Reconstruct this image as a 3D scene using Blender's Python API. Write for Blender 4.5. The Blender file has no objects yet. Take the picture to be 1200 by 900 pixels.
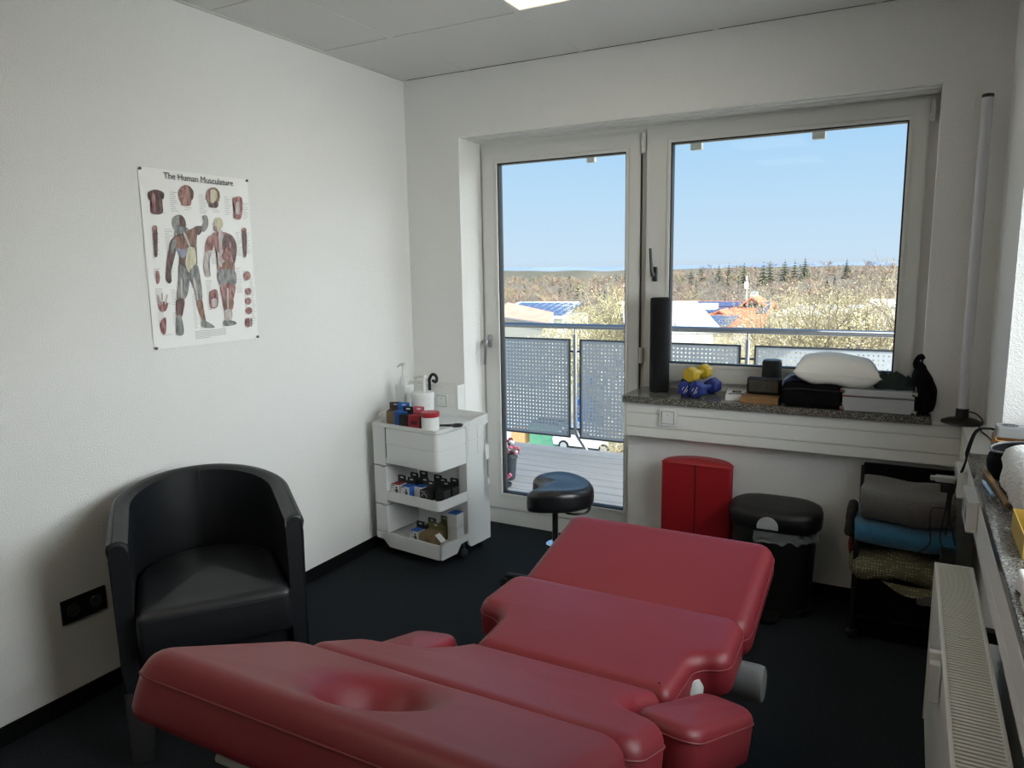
import bpy, bmesh, math, random
from mathutils import Vector, Matrix, Euler, noise
PI = math.pi
R = math.radians
random.seed(11)
SC = bpy.context.scene
COL = SC.collection

# ------------------------------------------------------------------ helpers
def lin(h):
    h = h.lstrip('#')
    o = []
    for i in (0, 2, 4):
        c = int(h[i:i + 2], 16) / 255
        o.append(c / 12.92 if c <= .04045 else ((c + .055) / 1.055) ** 2.4)
    return (o[0], o[1], o[2], 1)

MATS = {}
def mat(name, col, rough=.5, metal=0, spec=.5, bump=None, var=None, emit=None, alpha=None, coat=0, sheen=0, stretch=None):
    """bump=(scale, strength, detail); var=(scale, second colour, low, high)"""
    if name in MATS:
        return MATS[name]
    m = bpy.data.materials.new(name)
    m.use_nodes = True
    nt = m.node_tree
    b = nt.nodes['Principled BSDF']
    b.inputs['Base Color'].default_value = lin(col)
    b.inputs['Roughness'].default_value = rough
    b.inputs['Metallic'].default_value = metal
    b.inputs['Specular IOR Level'].default_value = spec
    b.inputs['Coat Weight'].default_value = coat
    b.inputs['Sheen Weight'].default_value = sheen
    tc = None
    if bump or var:
        tc = nt.nodes.new('ShaderNodeTexCoord').outputs['Object']
        if stretch:
            mp = nt.nodes.new('ShaderNodeMapping')
            mp.inputs['Scale'].default_value = stretch
            nt.links.new(tc, mp.inputs['Vector'])
            tc = mp.outputs['Vector']
    if var:
        n = nt.nodes.new('ShaderNodeTexNoise')
        n.inputs['Scale'].default_value = var[0]
        n.inputs['Detail'].default_value = 4
        cr = nt.nodes.new('ShaderNodeValToRGB')
        cr.color_ramp.elements[0].position = var[2]
        cr.color_ramp.elements[1].position = var[3]
        cr.color_ramp.elements[0].color = lin(col)
        cr.color_ramp.elements[1].color = lin(var[1])
        nt.links.new(tc, n.inputs['Vector'])
        nt.links.new(n.outputs['Fac'], cr.inputs['Fac'])
        nt.links.new(cr.outputs['Color'], b.inputs['Base Color'])
    if bump:
        n = nt.nodes.new('ShaderNodeTexNoise')
        n.inputs['Scale'].default_value = bump[0]
        n.inputs['Detail'].default_value = bump[2]
        bp = nt.nodes.new('ShaderNodeBump')
        bp.inputs['Strength'].default_value = bump[1]
        bp.inputs['Distance'].default_value = .01
        nt.links.new(tc, n.inputs['Vector'])
        nt.links.new(n.outputs['Fac'], bp.inputs['Height'])
        nt.links.new(bp.outputs['Normal'], b.inputs['Normal'])
    if emit:
        b.inputs['Emission Color'].default_value = lin(emit[0])
        b.inputs['Emission Strength'].default_value = emit[1]
    if alpha is not None:
        b.inputs['Alpha'].default_value = alpha
    MATS[name] = m
    return m

def glass_mat(name, tint, refl=1.0):
    m = bpy.data.materials.new(name)
    m.use_nodes = True
    nt = m.node_tree
    nt.nodes.clear()
    out = nt.nodes.new('ShaderNodeOutputMaterial')
    mix = nt.nodes.new('ShaderNodeMixShader')
    tr = nt.nodes.new('ShaderNodeBsdfTransparent')
    tr.inputs['Color'].default_value = lin(tint)
    gl = nt.nodes.new('ShaderNodeBsdfGlossy')
    gl.inputs['Roughness'].default_value = .02
    fr = nt.nodes.new('ShaderNodeFresnel')
    fr.inputs['IOR'].default_value = 1.35
    mu = nt.nodes.new('ShaderNodeMath')
    mu.operation = 'MULTIPLY'
    mu.inputs[1].default_value = refl
    nt.links.new(fr.outputs['Fac'], mu.inputs[0])
    nt.links.new(mu.outputs[0], mix.inputs['Fac'])
    nt.links.new(tr.outputs[0], mix.inputs[1])
    nt.links.new(gl.outputs[0], mix.inputs[2])
    nt.links.new(mix.outputs[0], out.inputs['Surface'])
    MATS[name] = m
    return m

def world_of(o):
    M = o.matrix_basis.copy()
    while o.parent:
        o = o.parent
        M = o.matrix_basis @ M
    return M

def obj(name, bm, m, parent=None, world=False, smooth=True, ang=38):
    """link one mesh; world=True: verts are in room coordinates, moved into the parent's frame"""
    bmesh.ops.recalc_face_normals(bm, faces=bm.faces[:])
    me = bpy.data.meshes.new(name)
    bm.to_mesh(me)
    bm.free()
    if smooth and len(me.polygons):
        me.polygons.foreach_set('use_smooth', [True] * len(me.polygons))
        me.set_sharp_from_angle(angle=R(ang))
    for mm in (m if isinstance(m, (list, tuple)) else [m]):
        me.materials.append(mm)
    o = bpy.data.objects.new(name, me)
    COL.objects.link(o)
    if smooth and ang == 38:
        wn = o.modifiers.new('even_normals', 'WEIGHTED_NORMAL'); wn.keep_sharp = True; wn.weight = 80
    if parent:
        o.parent = parent
        if world:
            me.transform(world_of(parent).inverted())
    return o

def tag(o, label=None, cat=None, group=None, kind=None):
    if label: o['label'] = label
    if cat: o['category'] = cat
    if group: o['group'] = group
    if kind: o['kind'] = kind
    return o

def thing(name, label, cat, loc=(0, 0, 0), rotz=0, group=None):
    o = bpy.data.objects.new(name, None)
    o.empty_display_size = .05
    COL.objects.link(o)
    o.location = loc
    o.rotation_euler = (0, 0, rotz)
    return tag(o, label, cat, group)

def centre(o):
    """put a lone mesh's origin at its base"""
    me = o.data
    xs = [v.co.x for v in me.vertices]; ys = [v.co.y for v in me.vertices]; zs = [v.co.z for v in me.vertices]
    c = Vector(((min(xs) + max(xs)) / 2, (min(ys) + max(ys)) / 2, min(zs)))
    me.transform(Matrix.Translation(-c))
    o.location = c
    return o

def solo(name, bm, m, label, cat, group=None, **k):
    return centre(tag(obj(name, bm, m, **k), label, cat, group))

def struct(name, bm, m, parent=None, label=None, **k):
    o = obj(name, bm, m, parent, **k)
    if not parent:
        o['kind'] = 'structure'
        if label: o['label'] = label
    return o

def dup(root, loc, rotz=0, label=None, scale=1):
    r = root.copy(); COL.objects.link(r)
    r.location = loc; r.rotation_euler = (0, 0, rotz)
    r.scale = (scale, scale, scale)
    if label: r['label'] = label
    for ch in list(root.children):
        c = ch.copy(); COL.objects.link(c); c.parent = r
        for g in ch.children:
            d = g.copy(); COL.objects.link(d); d.parent = c
    return r

def B(): return bmesh.new()

def box(bm, x0, x1, y0, y1, z0, z1, bev=0, seg=2, M=None, mi=0):
    vs = [bm.verts.new((x, y, z)) for z in (z0, z1) for y in (y0, y1) for x in (x0, x1)]
    fs = [bm.faces.new([vs[i] for i in q]) for q in ((0, 2, 3, 1), (4, 5, 7, 6), (0, 1, 5, 4), (2, 6, 7, 3), (0, 4, 6, 2), (1, 3, 7, 5))]
    for f in fs: f.material_index = mi
    if bev:
        es = list({e for f in fs for e in f.edges})
        r = bmesh.ops.bevel(bm, geom=es, offset=bev, segments=seg, profile=.5, affect='EDGES')
        vs = list({v for f in r['faces'] for v in f.verts} | {v for v in vs if v.is_valid})
        for f in r['faces']: f.material_index = mi
    if M is not None:
        bmesh.ops.transform(bm, matrix=M, verts=[v for v in vs if v.is_valid])
    return vs

def ring(bm, c, ax1, ax2, r, n):
    return [bm.verts.new(c + ax1 * (r * math.cos(2 * PI * i / n)) + ax2 * (r * math.sin(2 * PI * i / n))) for i in range(n)]

def bridge(bm, a, b, mi=0, closed=True):
    n = len(a)
    for i in range(n if closed else n - 1):
        j = (i + 1) % n
        f = bm.faces.new((a[i], a[j], b[j], b[i])); f.material_index = mi

def frame_of(d):
    d = d.normalized()
    a = d.cross(Vector((0, 0, 1)))
    if a.length < .01: a = d.cross(Vector((1, 0, 0)))
    a.normalize()
    return a, d.cross(a).normalized()

def cyl(bm, p, q, r0, r1=None, n=20, cap=True, mi=0):
    p = Vector(p); q = Vector(q)
    r1 = r0 if r1 is None else r1
    a, b = frame_of(q - p)
    A = ring(bm, p, a, b, r0, n); C = ring(bm, q, a, b, r1, n)
    bridge(bm, A, C, mi)
    if cap:
        bm.faces.new(A).material_index = mi; bm.faces.new(C).material_index = mi

def lathe(bm, prof, n=32, c=(0, 0, 0), sx=1, sy=1, mi=0):
    c = Vector(c)
    prev = None
    for r, z in prof:
        cur = [bm.verts.new(c + Vector((r * sx * math.cos(2 * PI * i / n), r * sy * math.sin(2 * PI * i / n), z))) for i in range(n)]
        if prev: bridge(bm, prev, cur, mi)
        else: first = cur
        prev = cur
    bm.faces.new(first).material_index = mi; bm.faces.new(prev).material_index = mi

def tube(bm, pts, r, n=8, closed=False, mi=0):
    pts = [Vector(p) for p in pts]
    m = len(pts)
    rings = []
    a = None
    for i in range(m):
        if closed: d = pts[(i + 1) % m] - pts[i - 1]
        else: d = pts[min(i + 1, m - 1)] - pts[max(i - 1, 0)]
        d.normalize()
        if a is None: a, b = frame_of(d)
        else:
            a = (a - d * a.dot(d)).normalized(); b = d.cross(a).normalized()
        rr = r[i] if isinstance(r, (list, tuple)) else r
        rings.append(ring(bm, pts[i], a, b, rr, n))
    for i in range(m - 1): bridge(bm, rings[i], rings[i + 1], mi)
    if closed: bridge(bm, rings[-1], rings[0], mi)
    else:
        bm.faces.new(rings[0]); bm.faces.new(rings[-1])

def spline(pts, k=6, closed=False):
    pts = [Vector(p) for p in pts]
    n = len(pts); out = []
    for i in range(n if closed else n - 1):
        p0 = pts[i - 1] if closed or i > 0 else pts[i]
        p1 = pts[i]; p2 = pts[(i + 1) % n]
        p3 = pts[(i + 2) % n] if closed or i + 2 < n else p2
        for s in range(k):
            t = s / k
            out.append(.5 * ((2 * p1) + (p2 - p0) * t + (2 * p0 - 5 * p1 + 4 * p2 - p3) * t * t + (3 * p1 - p0 - 3 * p2 + p3) * t ** 3))
    if not closed: out.append(pts[-1])
    return out

def roundpoly(pts, rad, n=7):
    """fillet a 2D polygon; rad is a number or one per corner"""
    out = []
    m = len(pts)
    for i in range(m):
        p = Vector(pts[i]); a = Vector(pts[i - 1]) - p; b = Vector(pts[(i + 1) % m]) - p
        r = rad[i] if isinstance(rad, (list, tuple)) else rad
        if r <= 0:
            out.append(p.copy()); continue
        la, lb = a.length, b.length
        a.normalize(); b.normalize()
        th = math.acos(max(-1, min(1, a.dot(b))))
        if th > PI - .02:
            out.append(p.copy()); continue
        t = min(r / math.tan(th / 2), la * .49, lb * .49)
        rr = t * math.tan(th / 2)
        c = p + (a + b).normalized() * (rr / math.sin(th / 2))
        v0 = p + a * t - c; v1 = p + b * t - c
        a0 = math.atan2(v0.y, v0.x); a1 = math.atan2(v1.y, v1.x)
        da = (a1 - a0 + PI) % (2 * PI) - PI
        for k in range(n + 1):
            an = a0 + da * k / n
            out.append(c + Vector((math.cos(an), math.sin(an))) * rr)
    return out

def resample(pts, step):
    out = []
    m = len(pts)
    for i in range(m):
        a = pts[i]; b = pts[(i + 1) % m]
        k = max(1, int((b - a).length / step + .5))
        for s in range(k): out.append(a.lerp(b, s / k))
    return out

def area2(p): return sum(p[i].x * p[(i + 1) % len(p)].y - p[(i + 1) % len(p)].x * p[i].y for i in range(len(p))) / 2

def inset(pts, d):
    m = len(pts); sgn = 1 if area2(pts) > 0 else -1
    out = []
    for i in range(m):
        t = (pts[(i + 1) % m] - pts[i - 1]).normalized()
        out.append(pts[i] + Vector((-t.y, t.x)) * d * sgn)
    return out

def prism(bm, pts, axis, a, b, mi=0, holes=None):
    """extrude 2D polygon along axis ('x': (y,z), 'y': (x,z), 'z': (x,y))"""
    def P(p, t):
        if axis == 'x': return (t, p[0], p[1])
        if axis == 'y': return (p[0], t, p[1])
        return (p[0], p[1], t)
    A = [bm.verts.new(P(p, a)) for p in pts]; C = [bm.verts.new(P(p, b)) for p in pts]
    bridge(bm, A, C, mi)
    f = bm.faces.new(A); g = bm.faces.new(C)
    f.material_index = mi; g.material_index = mi
    bmesh.ops.triangulate(bm, faces=[f, g], ngon_method='EAR_CLIP')

def ball(bm, c, rx, ry=None, rz=None, u=16, v=10, M=None, mi=0):
    ry = rx if ry is None else ry; rz = rx if rz is None else rz
    r = bmesh.ops.create_uvsphere(bm, u_segments=u, v_segments=v, radius=1)
    T = Matrix.Translation(Vector(c)) @ (M.to_4x4() if M is not None else Matrix.Identity(4)) @ Matrix.Diagonal((rx, ry, rz, 1))
    bmesh.ops.transform(bm, matrix=T, verts=r['verts'])
    for v_ in r['verts']:
        for f in v_.link_faces: f.material_index = mi

def cushion(bm, pts, h, r, T, dome=.008, dent=None, rings=9, step=.014, flat=.5):
    """soft slab on a 2D outline; T(x, s, z) places a point; returns the outline at the piping"""
    P = resample(pts, step)
    cx = sum(p.x for p in P) / len(P); cs = sum(p.y for p in P) / len(P)
    prof = [(r * .5, 0), (r * .15, r * .12), (0, r * .4), (-.001, (h - r) * .6), (0, h - r)]
    for k in range(1, 7):
        th = k / 6 * PI / 2
        prof.append((r * (1 - math.cos(th)), h - r + r * math.sin(th)))
    prev = None
    def put(p, z):
        if dent and z > h - r * 1.3: z -= dent(p.x, p.y)
        return bm.verts.new(T(p.x, p.y, z))
    for ins, z in prof:
        Q = inset(P, ins)
        cur = [put(p, z) for p in Q]
        if prev: bridge(bm, prev, cur)
        else: bm.faces.new(cur)
        prev = cur
    for k in range(1, rings):
        s = 1 - k / rings
        cur = [put(Vector((cx + (p.x - cx) * s, cs + (p.y - cs) * s)), h + dome * (1 - s * s) ** 2) for p in Q]
        bridge(bm, prev, cur); prev = cur
    top = put(Vector((cx, cs)), h + dome)
    for i in range(len(prev)):
        bm.faces.new((prev[i], prev[(i + 1) % len(prev)], top))
    return [Vector(T(p.x, p.y, h - r)) for p in inset(P, -.0012)]

def solid(bm, th):
    bmesh.ops.recalc_face_normals(bm, faces=bm.faces[:])
    bm.normal_update()
    bmesh.ops.solidify(bm, geom=bm.faces[:], thickness=th)

def rough_up(bm, amp, sc, seed=0, verts=None):
    o = Vector((seed * 3.1, seed * 1.7, seed))
    bm.normal_update()
    for v in (verts or bm.verts):
        v.co += v.normal * amp * noise.noise(v.co * sc + o)

# ------------------------------------------------------------------ materials
WALL = mat('textured_white_wallpaper', 'e6e6e4', .85, bump=(190, .35, 1), spec=.25)
CEIL = mat('mineral_fibre_ceiling_tile', 'd4d4d2', .9, bump=(300, .1, 2), spec=.2)
GRID = mat('ceiling_bar_white', 'cfcfcc', .5)
DARKGAP = mat('shadow_gap_black', '151515', .8)
CARPET = mat('charcoal_carpet', '1a1e21', .95, bump=(420, .6, 4), var=(260, '32383d', .35, .7), spec=.1)
BASEB = mat('black_carpet_skirting', '101214', .9, bump=(300, .3, 3), spec=.1)
PVC = mat('white_window_plastic', 'd8d8d4', .35)
DUCT = mat('white_duct_plastic', 'dededa', .4)
GASKET = mat('black_rubber_gasket', '0c0d0f', .5)
GLASS = glass_mat('window_glass', 'fafdfd', .3)
STEEL = mat('brushed_steel', '9a9c9e', .3, metal=1)
CHROME = mat('polished_chrome', 'd0d2d4', .12, metal=1)
DARKM = mat('dark_grey_metal', '4a4c4e', .35, metal=.8)
GRANITE = mat('speckled_granite', '3a3a38', .18, var=(230, '9c998f', .46, .66), coat=.2)
RED = mat('burgundy_vinyl', '7a2029', .45, bump=(11, .06, 3), spec=.45)
REDPIPE = mat('burgundy_piping', '7e3439', .55)
CHAIRL = mat('black_blue_leatherette', '16191d', .42, bump=(9, .12, 3), spec=.5)
BLACK = mat('black_plastic', '0d0e0f', .45)
BLACKF = mat('black_fabric', '0a0a0b', .9, bump=(200, .3, 3), spec=.15)
RUBBER = mat('matt_black_rubber', '111213', .7)
WHITEP = mat('glossy_white_plastic', 'dcdedd', .25)
FIG=[('grey',[(0.356,0.287),(0.347,0.307),(0.329,0.322),(0.305,0.331),(0.279,0.333),(0.257,0.325),(0.244,0.31),(0.24,0.29),(0.248,0.27),(0.267,0.255),(0.291,0.246),(0.317,0.244),(0.339,0.252),(0.354,0.267)]),('dark',[(0.317,0.246),(0.354,0.27),(0.358,0.305),(0.321,0.336),(0.301,0.31)]),('grey',[(0.271,0.321),(0.356,0.311),(0.382,0.34),(0.259,0.365)]),('dark',[(0.218,0.395),(0.269,0.362),(0.352,0.34),(0.448,0.308),(0.489,0.318),(0.453,0.359),(0.432,0.464),(0.43,0.53),(0.349,0.582),(0.273,0.53),(0.289,0.464),(0.251,0.42)]),('brown',[(0.335,0.35),(0.436,0.315),(0.444,0.348),(0.43,0.438),(0.376,0.392)]),('blue',[(0.253,0.408),(0.341,0.412),(0.36,0.432),(0.333,0.478),(0.285,0.484)]),('brown',[(0.248,0.379),(0.337,0.363),(0.366,0.402),(0.331,0.438),(0.257,0.429)]),('cream',[(0.366,0.427),(0.42,0.435),(0.428,0.504),(0.39,0.563),(0.352,0.576),(0.327,0.53),(0.339,0.478)]),('pale',[(0.331,0.351),(0.347,0.348),(0.384,0.412),(0.37,0.424)]),('dark',[(0.218,0.395),(0.259,0.408),(0.244,0.466),(0.212,0.53),(0.19,0.58),(0.192,0.62),(0.164,0.632),(0.147,0.598),(0.166,0.516),(0.194,0.44)]),('grey',[(0.226,0.394),(0.255,0.385),(0.259,0.414),(0.228,0.466),(0.21,0.452)]),('dark',[(0.438,0.308),(0.507,0.304),(0.509,0.324),(0.473,0.354),(0.442,0.348)]),('grey',[(0.493,0.318),(0.527,0.276),(0.515,0.249),(0.541,0.237),(0.566,0.249),(0.564,0.299),(0.521,0.336)]),('grey',[(0.273,0.524),(0.349,0.582),(0.333,0.675),(0.291,0.727),(0.23,0.724),(0.236,0.672),(0.257,0.594)]),('dark',[(0.226,0.724),(0.289,0.727),(0.273,0.791),(0.248,0.831),(0.212,0.821),(0.21,0.762)]),('grey',[(0.214,0.818),(0.251,0.827),(0.257,0.924),(0.198,0.927),(0.198,0.873)]),('grey',[(0.349,0.582),(0.43,0.524),(0.453,0.624),(0.453,0.731),(0.402,0.75),(0.39,0.676)]),('brown',[(0.402,0.744),(0.448,0.731),(0.463,0.814),(0.469,0.866),(0.44,0.86),(0.406,0.783)]),('grey',[(0.436,0.853),(0.475,0.863),(0.547,0.898),(0.531,0.908),(0.43,0.896)]),('pale',[(0.269,0.62),(0.285,0.608),(0.277,0.699),(0.261,0.711)]),('pale',[(0.382,0.623),(0.4,0.609),(0.416,0.718),(0.402,0.73)]),('cream',[(0.711,0.281),(0.705,0.298),(0.691,0.311),(0.673,0.319),(0.653,0.321),(0.634,0.313),(0.624,0.301),(0.622,0.284),(0.628,0.267),(0.642,0.253),(0.661,0.246),(0.681,0.246),(0.699,0.252),(0.709,0.264)]),('red',[(0.62,0.301),(0.642,0.298),(0.646,0.333),(0.622,0.321)]),('red',[(0.58,0.362),(0.638,0.334),(0.705,0.331),(0.794,0.351),(0.83,0.406),(0.806,0.447),(0.792,0.504),(0.782,0.574),(0.63,0.573),(0.636,0.49),(0.606,0.409)]),('pale',[(0.661,0.327),(0.697,0.325),(0.701,0.408),(0.663,0.482),(0.655,0.408)]),('pale',[(0.64,0.449),(0.689,0.504),(0.78,0.504),(0.723,0.545),(0.634,0.531)]),('brown',[(0.677,0.518),(0.764,0.498),(0.768,0.562),(0.679,0.573)]),('dark',[(0.707,0.353),(0.788,0.357),(0.739,0.42),(0.683,0.435)]),('red',[(0.558,0.362),(0.616,0.368),(0.58,0.449),(0.525,0.463),(0.521,0.423)]),('pale',[(0.521,0.458),(0.58,0.447),(0.537,0.53),(0.549,0.591),(0.511,0.6),(0.491,0.544)]),('dark',[(0.782,0.351),(0.83,0.406),(0.82,0.475),(0.792,0.521),(0.774,0.447)]),('grey',[(0.626,0.565),(0.79,0.566),(0.786,0.658),(0.642,0.655)]),('red',[(0.642,0.652),(0.786,0.655),(0.758,0.742),(0.741,0.803),(0.661,0.8),(0.648,0.739)]),('brown',[(0.655,0.739),(0.756,0.742),(0.731,0.812),(0.663,0.809)]),('pale',[(0.697,0.684),(0.715,0.684),(0.699,0.811),(0.687,0.809)]),('pale',[(0.669,0.806),(0.733,0.809),(0.719,0.875),(0.659,0.879)]),('grey',[(0.642,0.87),(0.719,0.872),(0.77,0.887),(0.749,0.901),(0.644,0.902)]),('dark',[(0.061,0.136),(0.119,0.116),(0.188,0.128),(0.184,0.163),(0.168,0.171),(0.166,0.241),(0.073,0.246),(0.083,0.188),(0.061,0.169)]),('red',[(0.089,0.15),(0.115,0.142),(0.103,0.229),(0.085,0.231)]),('flesh',[(0.448,0.124),(0.44,0.148),(0.418,0.168),(0.39,0.179),(0.36,0.18),(0.333,0.173),(0.319,0.154),(0.315,0.131),(0.325,0.107),(0.345,0.087),(0.374,0.075),(0.404,0.073),(0.428,0.082),(0.446,0.099)]),('flesh',[(0.345,0.162),(0.418,0.151),(0.412,0.188),(0.341,0.191)]),('dark',[(0.408,0.076),(0.451,0.104),(0.444,0.144),(0.422,0.157),(0.422,0.111)]),('red',[(0.327,0.111),(0.364,0.09),(0.37,0.128),(0.331,0.15)]),('brown',[(0.701,0.119),(0.691,0.144),(0.669,0.163),(0.64,0.176),(0.61,0.177),(0.584,0.168),(0.568,0.15),(0.564,0.127),(0.574,0.104),(0.596,0.084),(0.624,0.072),(0.655,0.07),(0.681,0.079),(0.697,0.096)]),('dark',[(0.598,0.16),(0.673,0.151),(0.667,0.186),(0.59,0.189)]),('cream',[(0.614,0.087),(0.669,0.09),(0.663,0.137),(0.616,0.166),(0.588,0.128)]),('red',[(0.576,0.102),(0.608,0.087),(0.6,0.148),(0.574,0.15)]),('red',[(0.826,0.127),(0.921,0.118),(0.901,0.24),(0.824,0.243),(0.842,0.183)]),('pale',[(0.861,0.148),(0.889,0.147),(0.885,0.215),(0.848,0.211)]),('red',[(0.111,0.328),(0.107,0.336),(0.101,0.342),(0.093,0.345),(0.083,0.347),(0.075,0.344),(0.071,0.337),(0.069,0.33),(0.073,0.322),(0.079,0.316),(0.087,0.311),(0.097,0.311),(0.105,0.315),(0.109,0.321)]),('dark',[(0.075,0.342),(0.107,0.34),(0.099,0.415),(0.089,0.478),(0.069,0.479),(0.071,0.417)]),('red',[(0.947,0.316),(0.943,0.324),(0.935,0.33),(0.925,0.334),(0.913,0.334),(0.903,0.331),(0.897,0.325),(0.895,0.318),(0.899,0.31),(0.907,0.302),(0.917,0.299),(0.929,0.299),(0.939,0.302),(0.945,0.308)]),('dark',[(0.899,0.328),(0.941,0.327),(0.939,0.403),(0.925,0.472),(0.899,0.472)]),('red',[(0.067,0.566),(0.091,0.566),(0.089,0.617),(0.065,0.632)]),('red',[(0.063,0.737),(0.139,0.74),(0.119,0.785),(0.071,0.782)]),('pale',[(0.059,0.699),(0.071,0.699),(0.081,0.745),(0.067,0.747)]),('pale',[(0.095,0.687),(0.103,0.687),(0.099,0.742),(0.087,0.742)]),('pale',[(0.135,0.698),(0.145,0.701),(0.125,0.747),(0.113,0.745)]),('red',[(0.073,0.84),(0.113,0.826),(0.103,0.907),(0.077,0.915),(0.059,0.872)]),('red',[(0.531,0.69),(0.602,0.684),(0.594,0.779),(0.525,0.782)]),('pale',[(0.543,0.734),(0.586,0.736),(0.582,0.777),(0.541,0.779)]),('flesh',[(0.958,0.6),(0.952,0.612),(0.939,0.621),(0.923,0.627),(0.905,0.627),(0.891,0.621),(0.881,0.611),(0.879,0.598),(0.885,0.586),(0.897,0.577),(0.913,0.571),(0.929,0.571),(0.945,0.577),(0.954,0.588)]),('red',[(0.933,0.615),(0.929,0.621),(0.923,0.626),(0.913,0.629),(0.901,0.629),(0.893,0.626),(0.887,0.62),(0.885,0.614),(0.887,0.608),(0.895,0.603),(0.905,0.6),(0.915,0.602),(0.925,0.603),(0.931,0.609)]),('red',[(0.952,0.699),(0.947,0.708),(0.937,0.718),(0.923,0.721),(0.907,0.721),(0.895,0.716),(0.887,0.707),(0.885,0.698),(0.889,0.687),(0.899,0.679),(0.913,0.676),(0.927,0.676),(0.941,0.681),(0.949,0.689)]),('red',[(0.945,0.76),(0.939,0.769),(0.929,0.777),(0.915,0.782),(0.901,0.78),(0.887,0.776),(0.879,0.768),(0.877,0.757),(0.881,0.748),(0.891,0.74),(0.905,0.736),(0.921,0.736),(0.933,0.742),(0.943,0.75)]),('red',[(0.945,0.821),(0.939,0.831),(0.929,0.838),(0.915,0.843),(0.901,0.841),(0.887,0.837),(0.879,0.827),(0.877,0.818),(0.881,0.808),(0.891,0.8),(0.905,0.797),(0.921,0.797),(0.933,0.803),(0.943,0.811)]),('red',[(0.867,0.873),(0.909,0.87),(0.905,0.919),(0.867,0.919)]),('grey',[(0.917,0.872),(0.937,0.873),(0.933,0.916),(0.913,0.918)])]
# ------------------------------------------------------------------ room shell
CH = 2.457          # ceiling height
RW = 2.727          # right wall
YB = -5.2           # rear wall
XL, XR, ZT = .335, 2.506, 2.136     # window recess
XP = 1.270          # parapet edge
bm = B(); box(bm, -.3, RW + .35, YB - .2, .42, -.2, 0)
struct('floor', bm, CARPET, label='charcoal carpet floor')
bm = B(); box(bm, -.25, 0, YB - .2, .42, 0, CH)
struct('wall_left', bm, WALL, label='white textured wall with the anatomy poster')
bm = B(); box(bm, 0, RW, YB - .2, YB, 0, CH)
struct('wall_rear', bm, WALL)
bm = B()
box(bm, 0, XL, 0, .42, 0, CH)
box(bm, XL, XR, 0, .42, ZT, CH)
box(bm, XR, RW, 0, .42, 0, CH)
box(bm, XP, XR, 0, .42, 0, .826)
struct('wall_back', bm, WALL, label='white window wall')
# right wall with its own window recess
RY0, RY1, RZ1 = -2.35, -.593, 2.08
bm = B()
box(bm, RW, RW + .36, RY1, .42, 0, CH)
box(bm, RW, RW + .36, YB - .2, RY0, 0, CH)
box(bm, RW, RW + .36, RY0, RY1, 0, .815)
box(bm, RW, RW + .36, RY0, RY1, RZ1, CH)
struct('wall_right', bm, WALL, label='white wall with the radiator')
# skirting
bm = B(); box(bm, 0, .009, YB, 0, 0, .062); struct('baseboard_left', bm, BASEB)
bm = B(); box(bm, .009, XL, -.009, 0, 0, .062); box(bm, XP + .005, RW - .009, -.009, 0, 0, .062); struct('baseboard_back', bm, BASEB)
bm = B(); box(bm, RW - .009, RW, YB, 0, 0, .062); struct('baseboard_right', bm, BASEB)
# ceiling: lay-in tiles over hidden bars
bm = B()
XS = [0, .397, 1.02, 1.645, 2.27, RW]
YS = [0, -.633, -1.255, -1.88, -2.505, -3.13, -3.755, -4.38, YB]
PANELS = [(2, 1), (2, 4), (2, 6)]       # light panel cells (column, row); the last two are unseen, added for room light
g = .0032
for i in range(len(XS) - 1):
    for j in range(len(YS) - 1):
        if (i, j) in PANELS: continue
        e0 = .012 if i == 0 else g; e1 = .012 if i == len(XS) - 2 else g
        f0 = .009 if j == 0 else g
        box(bm, XS[i] + e0, XS[i + 1] - e1, YS[j + 1] + g, YS[j] - f0, CH, CH + .02)
struct('ceiling', bm, CEIL, label='suspended ceiling of pale square tiles')
bm = B(); box(bm, -.25, RW + .36, YB - .2, .42, CH + .03, CH + .28)
struct('trim_1', bm, DARKGAP, label='dark void over the ceiling tiles')
bm = B()
for x in XS[1:-1]: box(bm, x - .011, x + .011, YB, 0, CH - .0012, CH + .0045)
struct('trim_2', bm, GRID, label='white ceiling bars along the room')
bm = B()
box(bm, 0, .018, YB, 0, CH - .003, CH + .006)
box(bm, RW - .018, RW, YB, 0, CH - .003, CH + .006)
box(bm, .018, RW - .018, -.002, 0, CH + .004, CH + .008)
struct('trim_3', bm, GRID, label='white edge angle round the ceiling')
LED = mat('led_diffuser', 'ffffff', .5, emit=('ffe9b8', 2.0))
LED2 = mat('added_rear_led', 'ffffff', .5, emit=('fff0d6', 3.2))
for n, (i, j) in enumerate(PANELS):
    x0, x1, y0, y1 = XS[i] + .006, XS[i + 1] - .006, YS[j + 1] + .006, YS[j] - .006
    t = thing('ceiling_light', ['square white LED panel set in the ceiling tiles above the window wall', 'unseen square white LED panel added in the ceiling over the middle of the room',
              'unseen square white LED panel added in the ceiling at the rear of the room'][n], 'ceiling light', ((x0 + x1) / 2, (y0 + y1) / 2, CH), 0, 'LED ceiling panels')
    bm = B()
    w = .018
    box(bm, x0, x1, y0, y0 + w, CH - .004, CH + .012); box(bm, x0, x1, y1 - w, y1, CH - .004, CH + .012)
    box(bm, x0, x0 + w, y0 + w, y1 - w, CH - .004, CH + .012); box(bm, x1 - w, x1, y0 + w, y1 - w, CH - .004, CH + .012)
    obj('frame', bm, WHITEP, t, True)
    bm = B(); box(bm, x0 + w, x1 - w, y0 + w, y1 - w, CH, CH + .01)
    obj('diffuser', bm, LED if n == 0 else LED2, t, True)

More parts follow.
